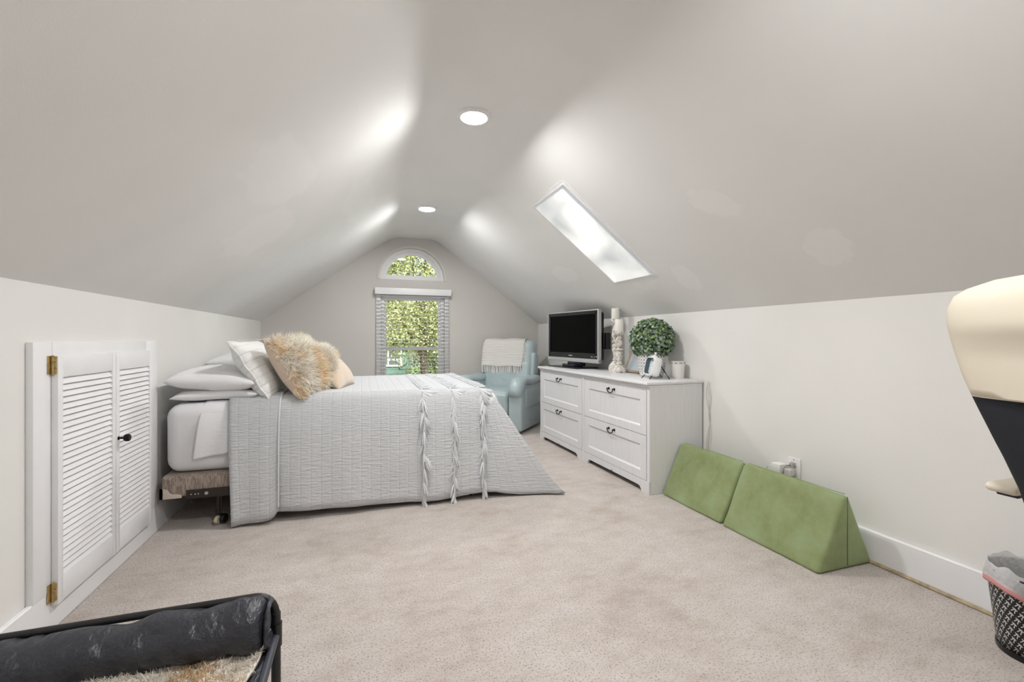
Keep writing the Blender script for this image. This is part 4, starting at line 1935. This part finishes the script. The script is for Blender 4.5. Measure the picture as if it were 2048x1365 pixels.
# ---------------------------------------------------------------- green foam wedges
def wedge(y0, y1, label):
    t = thing('foam_wedge', label, 'foam cushion', (2.19, (y0 + y1) / 2, 0), 0, 'green foam wedges by the right wall')
    hw = .186
    L = (y1 - y0) / 2 - .003
    b = B()
    b.prism([(-hw, 0), (hw, 0), (.018, .350), (-.018, .350)], -L, L, bev=.020)
    bmesh.ops.subdivide_edges(b.bm, edges=[e for e in b.bm.edges if e.calc_length() > .15], cuts=5, use_grid_fill=True)
    for v in b.bm.verts:
        v.co += vn(v.co, 6, y0) * .004
        v.co.z = max(v.co.z, .0)
    b.build('foam_body', M_SUEDE, t, angle=60)
    s = B()
    s.tube([(0.002, -L - .0005, .345), (0.002, -L - .0015, .02)], .0018, 5)
    s.build('end_seam', simple('seam_green', (.11, .15, .05), .9), t)
    p = B()
    p.tube([(.012, -L + .02, .3505), (.012, L - .02, .3505)], .0022, 5)
    p.build('top_piping', simple('piping_green', (.30, .36, .17), .9), t)


wedge(2.124, 2.676, 'green suede foam wedge touching the dresser end')
wedge(1.518, 2.120, 'green suede foam wedge nearer the viewer with its triangular end showing')


# ---------------------------------------------------------------- wall outlet with plugs
wo_ = thing('wall_outlet', 'white duplex wall outlet plate above the green wedges', 'outlet', (XR, 1.955, .345))
B().box((-.004, 0, 0), (.008, .078, .120), .003, 2).build('cover_plate', M_WHITEP, wo_)
B().lathe([(.004, 0), (.004, .002), (.002, .003)], n=10, M=Matrix.Translation((-.008, 0, .048)) @ Matrix.Rotation(-PI / 2, 4, 'Y')).build('screw', M_GREYP, wo_)
B().box((-.0085, 0, .022), (.004, .034, .028), .006, 3).build('receptacle', M_WHITEP, wo_)
B().box((-.0085, 0, -.022), (.004, .034, .028), .006, 3).build('receptacle', M_WHITEP, wo_)
pg = thing('cord_plug', 'grey angled cord plug in the upper outlet socket', 'plug', (XR - .010, 1.955, .366))
B().box((-.012, 0, .0), (.024, .026, .026), .005, 2).build('plug_body', M_GREYP, pg)
B().tube([(-.022, 0, 0), (-.045, .006, -.002), (-.065, .012, -.018), (-.072, .016, -.06), (-.06, .02, -.13), (-.05, .02, -.26), (-.04, .03, -.355)], .0035, 7).build('cord', simple('grey_cord', (.30, .27, .24), .6), pg)
ad = thing('usb_charger', 'small white charger block in the lower outlet socket', 'charger', (XR - .010, 1.962, .322))
B().box((-.022, 0, 0), (.044, .040, .040), .005, 3).build('charger_body', simple('greyish_white_plastic', (.66, .63, .61), .4), ad)
ab = thing('power_adapter', 'larger white power adapter left of the small charger', 'adapter', (XR - .012, 2.022, .335))
B().box((-.030, 0, 0), (.062, .062, .052), .004, 2).build('adapter_body', M_WHITEP, ab)
B().tube([(-.050, .03, .004), (-.052, .06, -.002), (-.046, .09, -.05), (-.03, .12, -.16), (-.03, .16, -.32)], .0026, 6).build('cord', M_WHITEP, ab)


# ---------------------------------------------------------------- task chair at the right edge
def chair():
    cx, cy = 1.86, .50
    t = thing('task_chair', 'cream and black task chair seen from behind at the right edge', 'chair', (cx, cy, 0))
    # backrest: x is chair forward (+x); its outline half-width by height
    prof = [(.46, .17), (.535, .185), (.61, .198), (.70, .212), (.78, .232), (.86, .258), (.935, .284), (1.0, .305), (1.08, .322), (1.14, .330), (1.18, .328), (1.22, .308), (1.245, .26), (1.262, .17), (1.27, .06)]

    def hw(z):
        for (z0, w0), (z1, w1) in zip(prof, prof[1:]):
            if z <= z1:
                f = (z - z0) / (z1 - z0)
                return w0 + (w1 - w0) * f - .010
        return prof[-1][1]

    def xb(z):
        return -.255 - .07 * max(0, (z - .6) / .65) + .03 * math.exp(-((z - .62) / .15) ** 2)

    def shell(zs, th_fn, crown=.028):
        b = B()
        ncol = 18
        rows_b, rows_f = [], []
        for z in zs:
            w = hw(z)
            rb, rf = [], []
            for j in range(ncol + 1):
                s = math.sin((j / ncol - .5) * PI)
                c = math.sqrt(max(0, 1 - abs(s) ** 2.6))
                th = th_fn(z)
                x = xb(z) + crown * 1.2 * s * s
                rb.append(b.bm.verts.new((x - th * c, s * w, z)))
                rf.append(b.bm.verts.new((x + th * c + .004, s * w * .995, z)))
            rows_b.append(rb)
            rows_f.append(rf)
        for k in range(len(zs) - 1):
            for j in range(ncol):
                b.bm.faces.new((rows_b[k][j], rows_b[k][j + 1], rows_b[k + 1][j + 1], rows_b[k + 1][j]))
                b.bm.faces.new((rows_f[k][j], rows_f[k + 1][j], rows_f[k + 1][j + 1], rows_f[k][j + 1]))
            b.bm.faces.new((rows_b[k][0], rows_b[k + 1][0], rows_f[k + 1][0], rows_f[k][0]))
            b.bm.faces.new((rows_b[k][ncol], rows_f[k][ncol], rows_f[k + 1][ncol], rows_b[k + 1][ncol]))
        for rb, rf in ((rows_b[0], rows_f[0]), (rows_b[-1], rows_f[-1])):
            for j in range(ncol):
                b.bm.faces.new((rb[j], rb[j + 1], rf[j + 1], rf[j]))
        return b
    SPL = .945
    zs1 = [.46 + (SPL - .46) * i / 12 for i in range(13)]
    shell(zs1, lambda z: .020).build('mesh_back', M_MESH, t, angle=80)
    zs2 = [SPL + (1.270 - SPL) * (i / 18) for i in range(19)]

    def th2(z):
        if z > 1.12:
            u = (z - 1.12) / .150
            return .052 * math.sqrt(max(.0, 1 - u * u)) + .004
        return .034 + .018 * max(0, (z - 1.06) / .06)
    shell(zs2, th2).build('headrest_shell', M_CREAMP, t, angle=80)
    p = B()
    p.tube([(xb(SPL) - .024 * math.sqrt(max(0, 1 - abs(s_) ** 2.6)) + .0336 * s_ * s_, s_ * hw(SPL) * .985, SPL) for s_ in [-1 + 2 * i / 16 for i in range(17)]], .0055, 6)
    p.build('piping', M_CREAMP, t)
    s = B()
    soft(s, (.05, -.03, .455), (.46, .40, .09), .04, 4, .004, 4)
    s.build('seat', M_CREAMP, t, angle=80)
    a = B()
    a.tube([(-.20, 0, .50), (-.24, 0, .46), (-.20, 0, .40), (-.05, 0, .385)], .022, 8)
    a.build('back_bracket', M_BLACKP, t)
    for sy in (-1, 1):
        ar = B()
        soft(ar, (.06, sy * .300, .655), (.27, .075, .026), .012, 3)
        ao = ar.build('armrest', M_CREAMP, t, angle=80)
        sup = B()
        sup.box((.06, sy * .300, .636), (.20, .05, .014), .004)
        sup.tube([(.10, sy * .285, .635), (.13, sy * .275, .50), (.10, sy * .22, .40), (.05, sy * .1, .395)], .013, 8)
        sup.build('arm_support', M_BLACKP, t)
    col = B()
    col.lathe([(.028, .09), (.028, .24), (.018, .24), (.018, .40), (.09, .40), (.09, .412)], n=20)
    col.build('gas_column', M_BLACKP, t)
    for i in range(5):
        an = 2 * PI * i / 5 + .3
        d = Vector((math.cos(an), math.sin(an), 0))
        lg = B()
        lg.tube([d * .02 + Vector((0, 0, .10)), d * .15 + Vector((0, 0, .092)), d * .27 + Vector((0, 0, .072))], [.026, .02, .014], 8)
        lo = lg.build('base_leg', M_BLACKP, t)
        w = B()
        n_ = Vector((-d.y, d.x, 0))
        for q in (-1, 1):
            w.lathe([(.022, -.008), (.027, -.004), (.027, .004), (.022, .008)], n=16,
                    M=Matrix.Translation(d * .275 + n_ * .012 * q + Vector((0, 0, .0275))) @ Matrix.Rotation(an, 4, 'Z') @ Matrix.Rotation(PI / 2, 4, 'X'))
        w.build('caster', M_BLACKP, lo)


chair()


# ---------------------------------------------------------------- waste bin
def bin_():
    t = thing('waste_bin', 'black patterned waste bin with pink-banded liner in front of the right wall', 'waste bin', (2.215, .90, 0))
    k = NT('glyph_print')
    tc = k.n('TexCoord')
    mp = k.n('Mapping')
    mp.inputs['Scale'].default_value = (34, 27, 1)
    mp.inputs['Rotation'].default_value = (0, 0, R(32))
    k.l(tc.outputs['UV'], mp.inputs['Vector'])
    sp = k.n('SeparateXYZ')
    k.l(mp.outputs[0], sp.inputs[0])
    fx = k.math('FRACT', sp.outputs[0])
    fy = k.math('FRACT', sp.outputs[1])
    # an angular letter in each cell: two slanted strokes and a bar, cells kept apart by a black margin
    s1 = k.math('LESS_THAN', k.math('ABSOLUTE', k.math('SUBTRACT', k.math('SUBTRACT', fx, .25), k.math('MULTIPLY', fy, .28))), .07)
    s2 = k.math('LESS_THAN', k.math('ABSOLUTE', k.math('SUBTRACT', k.math('SUBTRACT', .82, fx), k.math('MULTIPLY', fy, .28))), .07)
    s3 = k.math('LESS_THAN', k.math('ABSOLUTE', k.math('SUBTRACT', fy, .74)), .08)
    inb = k.math('MULTIPLY', k.math('MULTIPLY', k.math('GREATER_THAN', fx, .16), k.math('LESS_THAN', fx, .88)),
                 k.math('MULTIPLY', k.math('GREATER_THAN', fy, .12), k.math('LESS_THAN', fy, .86)))
    g = k.math('MULTIPLY', k.math('MAXIMUM', k.math('MAXIMUM', s1, s2), s3), inb)
    k.l(k.mix(g, (.010, .010, .011), (.62, .61, .60)), k.b.inputs['Base Color'])
    k.b.inputs['Roughness'].default_value = .45
    H = .285
    r0, r1 = .093, .122
    b = B()

    def f(u, v):
        r = r0 + (r1 - r0) * v
        return Vector((r * math.cos(2 * PI * u), r * math.sin(2 * PI * u), .012 + (H - .012) * v))
    b.grid(f, 41, 6, lambda u, v: (u * 1.0, v * .42))
    o = b.build('body', k.m, t, angle=80, recalc=False)
    m = o.modifiers.new('thick', 'SOLIDIFY')
    m.thickness = .003
    m.offset = -1
    B().lathe([(.002, .0), (.094, .0), (.097, .006), (.097, .022), (.092, .022), (.002, .014)], n=40, cap=False).build('base_ring', M_BLACKP, t)
    bag = B()

    def fb(u, v):
        # inside wall, over the rim, down the outside
        a = 2 * PI * u
        w = .006 * math.sin(7 * a) + .004 * math.sin(13 * a + 1)
        if v < .5:
            s = v / .5
            r = r1 - .030 + .022 * s
            z = H - .10 * (1 - s) + (.018 + w) * s
        else:
            s = (v - .5) / .5
            r = r1 - .006 + .014 * math.sin(s * PI / 2) + .004 * math.sin(9 * a) * s
            z = H + .018 + w - (.060 + .8 * w + .014 * math.sin(2 * a)) * s
        return Vector((r * math.cos(a), r * math.sin(a), z))
    bag.grid(fb, 73, 15)
    bag.build('liner', M_BAG, t, angle=120, recalc=False)
    bd = B()

    def fp(u, v):
        a = 2 * PI * u
        r = r1 + .0045 + .002 * math.sin(9 * a)
        return Vector((r * math.cos(a), r * math.sin(a), H - .036 - .024 * v - .014 * math.sin(2 * a) * .8 + .003 * math.sin(5 * a)))
    bd.grid(fp, 61, 4)
    o = bd.build('pink_band', M_PINK, t, angle=120, recalc=False)
    m = o.modifiers.new('thick', 'SOLIDIFY')
    m.thickness = .0015


bin_()


# ---------------------------------------------------------------- raised pet bed in the near left corner
def petbed():
    x0, x1, y0, y1 = -1.02, -.232, .80, 1.445
    t = thing('pet_bed', 'raised pet bed with black tube frame and rolled black bolster', 'pet bed', ((x0 + x1) / 2, (y0 + y1) / 2, 0))
    zr = .245
    for (x, y) in ((x0, y0), (x1, y0), (x0, y1), (x1, y1)):
        l_ = B()
        l_.tube([(x, y, .0), (x, y, .02), (x, y, zr + .065 if y == y1 else zr)], .0125, 14)
        lo = l_.build('leg', M_TUBE, t, world=True)
        sl = B()
        fc = B().tube([(x, y, .0), (x, y, .045)], .0165, 14)
        fc.xf(ROOTM[t.name].inverted())
        fc.build('foot_cap', M_BLACKP, lo)
        sl.tube([(x, y, zr - .03), (x, y, zr + .035)], .0160, 14)
        sl.xf(ROOTM[t.name].inverted())
        sl.build('sleeve', M_BLACKP, lo)
    h = B()
    pts = [(x1, y1, zr + .06)]
    for i in range(9):
        a = PI / 2 * i / 8
        pts.append((x1 - .055 + .055 * math.cos(a), y1 + .012 * math.sin(a), .303 + .055 * math.sin(a)))
    for i in range(1, 9):
        pts.append((x1 - .055 + (x0 - x1 + .11) * i / 9, y1 + .012, .358))
    for i in range(9):
        a = PI / 2 * i / 8
        pts.append((x0 + .055 - .055 * math.sin(a), y1 + .012 * math.cos(a), .303 + .055 * math.cos(a)))
    pts.append((x0, y1, zr + .06))
    h.tube(pts, .0100, 12)
    h.build('back_hoop', M_TUBE, t, world=True)
    for a, c in (((x0, y0), (x1, y0)), ((x0, y1), (x1, y1)), ((x0, y0), (x0, y1)), ((x1, y0), (x1, y1))):
        r_ = B()
        r_.tube([(a[0], a[1], zr), (c[0], c[1], zr)], .011, 12)
        r_.build('side_rail', simple('grey_blue_sleeve', (.045, .05, .065), .5), t, world=True)
    s = B()

    def fs(u, v):
        x = x0 + (x1 - x0 - .0) * u
        y = y0 + (y1 - y0) * v
        return Vector((x, y, zr - .002 - .035 * math.sin(PI * u) ** .7 * math.sin(PI * v) ** .7))
    s.grid(fs, 20, 20)
    so = s.build('sling', M_NAVY, t, angle=80, world=True)
    m = so.modifiers.new('thick', 'SOLIDIFY')
    m.thickness = .004
    # bolster rolled along the hoop, lumpy and creased
    b = B()
    pts, rs = [], []
    N = 60
    for i in range(N + 1):
        u = i / N
        x = x1 - .008 + (x0 - x1 + .016) * u
        r = .070 + .004 * math.sin(u * 9 + 1) - .006 * u
        e = min(u, 1 - u)
        if e < .05:
            r *= math.sqrt(max(.04, 1 - (1 - e / .05) ** 2)) * .9 + .1
        pts.append(Vector((x, y1 - .046 + .004 * math.sin(u * 5), .310 - .008 * u)))
        rs.append(r)
    b.tube(pts, rs, 28)
    for v in b.bm.verts:
        q = v.co
        n1 = noise.noise(Vector((q.x * 9, q.y * 14, q.z * 14)))
        n2 = abs(noise.noise(Vector((q.x * 16 + q.z * 12, q.y * 8, q.z * 10 + 5))))
        d = Vector((0, q.y - (y1 - .04), q.z - .30)).normalized()
        v.co = q + d * (n1 * .010 - (1 - min(1, n2 * 4)) * .007)
    b.build('bolster', M_NAVY, t, angle=100, world=True)
    w = B()
    for q in range(5):
        xx = x1 - .010 + .003 * math.sin(q)
        w.tube([(xx, y1 - .04 + .062 * math.cos(a) * (1 - .06 * q), .305 + .062 * math.sin(a) * (1 - .06 * q)) for a in [2 * PI * i / 24 for i in range(24)]], .004, 5, closed=True)
    w.build('bolster_end', M_NAVY, t, world=True)
    return t


petbed()


def fluffy():
    x0, x1, y0, y1 = -.97, -.262, .84, 1.425
    zr = .245
    b = B()

    def fz(x, y):
        u = (x - x0) / (x1 - x0)
        v = (y - y0) / (y1 - y0)
        z = zr + .016 - .022 * math.sin(PI * min(1, max(0, u))) ** .7 * math.sin(PI * min(1, max(0, v * .92))) ** .7
        z += .030 * math.exp(-((u - .42) / .35) ** 2) * v + .012 * noise.noise(Vector((x * 7, y * 7, 1)))
        z += .020 * max(0, v - .86) / .14 * (1 if u > .75 else .4)
        ridge = math.exp(-((u - .80 - .08 * v) / .035) ** 2)
        z += .016 * ridge - .010 * math.exp(-((u - .88 - .05 * v) / .03) ** 2)
        return z

    def fn(u, v):
        x = x0 + (x1 - x0) * u + .012 * math.sin(v * 9)
        y = y0 + (y1 - y0) * v - .045 * math.sin(u * 3.0 + .4) * v * (1 if u < .75 else .6) + (.05 * max(0, u - .8) / .2 * v)
        return Vector((x, y, fz(x, y)))
    b.grid(fn, 40, 36)
    t = thing('fluffy_blanket', 'cream fluffy pet blanket lying on the raised pet bed', 'blanket', ((x0 + x1) / 2, (y0 + y1) / 2, zr))
    o = b.build('blanket_cloth', M_FUR, t, angle=120, world=True)
    m = o.modifiers.new('thick', 'SOLIDIFY')
    m.thickness = .010
    rg = np.random.default_rng(9)
    n = 26000
    U = rg.uniform(0, 1, (n, 2))
    P = np.array([fn(u, v) for u, v in U])
    N = np.tile((0, 0, 1.0), (n, 1))
    nz = np.array([noise.noise(Vector((p[0] * 6, p[1] * 6, 3))) for p in P])
    pick = np.where((nz + rg.normal(0, .10, n) + .25 * (U[:, 0] > .72) > .34), 1, 0)
    f = strands('pile', P, N, .020, .0013, None, t, seed=4, grav=.1, spread=.5, segs=2,
                mats=[simple('pale_cream_pile', (.80, .74, .66), .95, spec=.1), simple('tan_pile', (.62, .44, .27), .95, spec=.1)], matpick=pick, clump=.02, world=True)
    f['kind'] = 'stuff'


fluffy()


# ---------------------------------------------------------------- outdoors
def outdoors():
    gz = -3.2
    g = B().b2(-30, 40, 6.3, 70, gz - .1, gz)
    struct(g.build('ground', simple('lawn', (.13, .19, .06), .95, var=.3, vscale=1.5), None, smooth=False))
    rg = np.random.default_rng(11)

    def tree(name, label, base, h, crown, n, leaf, weights, seed, branches):
        t = thing(name, label, 'tree', base, 0, 'leafy trees outside the gable window')
        r = random.Random(seed)
        tr = B()
        top = Vector((0, 0, h))
        tr.tube([(0, 0, -.05), (.08, .0, h * .3), (-.06, .05, h * .6), (.05, 0, h * .95)], [.17, .14, .10, .03], 8)
        tr.build('trunk', M_BARK, t)
        for (z0, end) in branches:
            e = Vector(end)
            bb = B()
            s = Vector((0, 0, z0))
            mid = s.lerp(e, .5) + Vector((r.uniform(-.15, .15), r.uniform(-.15, .15), r.uniform(0, .3)))
            bb.tube([s, mid, e], [.07, .04, .012], 6)
            bb.build('branch', M_BARK, t)
        rg = np.random.default_rng(seed)
        # clusters of leaves inside an ellipsoid
        (cx, cy, cz), (rx, ry, rz) = crown
        nc = max(20, n // 55)
        d = rg.normal(0, 1, (nc, 3))
        d /= np.linalg.norm(d, axis=1)[:, None]
        cc = d * (rg.uniform(.25, 1.0, nc) ** .5)[:, None] * np.array([rx, ry, rz]) + np.array([cx, cy, cz])
        which = rg.integers(0, nc, n)
        P = cc[which] + rg.normal(0, .30, (n, 3)) * np.array([1, 1, .7])
        N = rg.normal(0, 1, (n, 3)) + np.array([0, -.5, .7])
        N /= np.linalg.norm(N, axis=1)[:, None]
        T = np.cross(N, rg.normal(0, 1, (n, 3)))
        T /= np.linalg.norm(T, axis=1)[:, None]
        Bv = np.cross(N, T)
        S = leaf * rg.uniform(.6, 1.2, n)
        V = np.stack([P + T * S[:, None], P + Bv * (S * .55)[:, None], P - T * S[:, None], P - Bv * (S * .55)[:, None]], 1).reshape(-1, 3)
        F = (np.arange(n) * 4)[:, None] + np.arange(4)[None, :]
        me = np_mesh('crown', V, F)
        for m in M_LEAVES:
            me.materials.append(m)
        me.polygons.foreach_set('material_index', rg.choice(4, n, p=weights).astype(np.int32))
        o = link('crown', me, None, t)
        o['kind'] = 'stuff'
    tree('maple_tree', 'yellow-green leafy tree filling the gable window view', (1.75, 13.2, gz), 7.2, ((-.3, 0, 6.05), (2.6, 1.2, 2.4)), 38000, .045, [.42, .25, .18, .15], 31,
         [(3.6, (-.9, .1, 5.9)), (4.0, (.9, -.1, 6.3)), (4.4, (-.4, -.3, 7.0)), (3.9, (1.3, .2, 5.2)), (3.8, (-1.5, -.2, 5.6))])
    tree('maple_tree', 'darker leafy tree standing further back outside, right of the green house', (3.0, 16.0, gz), 5.0, ((-.05, 0, 3.3), (1.25, 1.0, 2.6)), 15000, .055, [.25, .4, .1, .25], 32,
         [(2.0, (-.8, .1, 4.2)), (2.4, (.7, -.1, 4.4))])
    tree('maple_tree', 'tall pale leafy tree behind the house roof outside', (-.5, 27.0, gz), 9.0, ((0, 0, 5.8), (4.5, 1.5, 3.4)), 14000, .11, [.4, .35, .1, .15], 33,
         [(5.0, (-1.2, .1, 7.6)), (5.6, (1.0, -.1, 8.0))])
    tree('maple_tree', 'unseen leafy tree added beside the roof to dapple the skylight', (4.6, 1.2, gz), 8.0, ((-1.9, .15, 7.6), (1.0, 1.0, .7)), 1000, .085, [.4, .35, .1, .15], 34,  # added out of view; its leaves break up the sunlight on the skylight panel
         [(5.5, (-1.2, .1, 7.2)), (6.4, (-2.0, .2, 7.7)), (6.8, (-1.3, -.3, 7.9))])
    # green clapboard house
    hx0, hx1, hy = -4.2, 1.9, 18.5
    t = thing('green_house', 'green clapboard house with white trimmed window beyond the trees', 'house', ((hx0 + hx1) / 2, hy + 2, gz))
    B().b2(hx0, hx1, hy, hy + 5, gz, 1.2).build('wall', simple('green_siding', (.10, .19, .165), .7), t, smooth=False, world=True)
    me = None
    for i in range(24):
        z = gz + .18 * i
        if me is None:
            o = B().box((0, 0, 0), (hx1 - hx0 + .02, .02, .185), 0, rot=(R(-4), 0, 0)).build('siding_board', MATS['green_siding'], t, smooth=False)
            me = o.data
        else:
            o = link('siding_board', me, None, t)
        o.location = (0, -2 - .012, z - gz + .09)
    rf = B()
    rf.prism([(hx0 - .3, 1.15), (hx1 + .3, 1.15), (hx1 - 1.2, 2.3), (hx0 + 1.2, 2.3)], hy - .35, hy + 5.2)
    rf.build('roof', simple('grey_shingle', (.22, .22, .23), .9, var=.2, vscale=4), t, smooth=False, world=True)
    B().b2(hx0 - .3, hx1 + .3, hy - .4, hy - .33, 1.02, 1.2).build('eave_board', M_TRIM, t, smooth=False, world=True)
    f = B()
    wx0, wx1, wz0, wz1 = .98, 1.55, -.02, 1.0
    f.b2(wx0, wx0 + .06, hy - .06, hy, wz0, wz1)
    f.b2(wx1 - .06, wx1, hy - .06, hy, wz0, wz1)
    f.b2(wx0, wx1, hy - .06, hy, wz1 - .06, wz1)
    f.b2(wx0 - .05, wx1 + .05, hy - .08, hy, wz0, wz0 + .06)
    f.b2(wx0, wx1, hy - .05, hy, .22, .28)
    fo = f.build('window', M_TRIM, t, smooth=False, world=True)
    pn = B().b2(wx0 + .08, wx1 - .08, hy - .04, hy - .03, wz0 + .08, wz1 - .08)
    pn.xf(ROOTM[t.name].inverted())
    pn.build('pane', simple('far_pane', (.08, .10, .11), .1), fo, smooth=False)


outdoors()
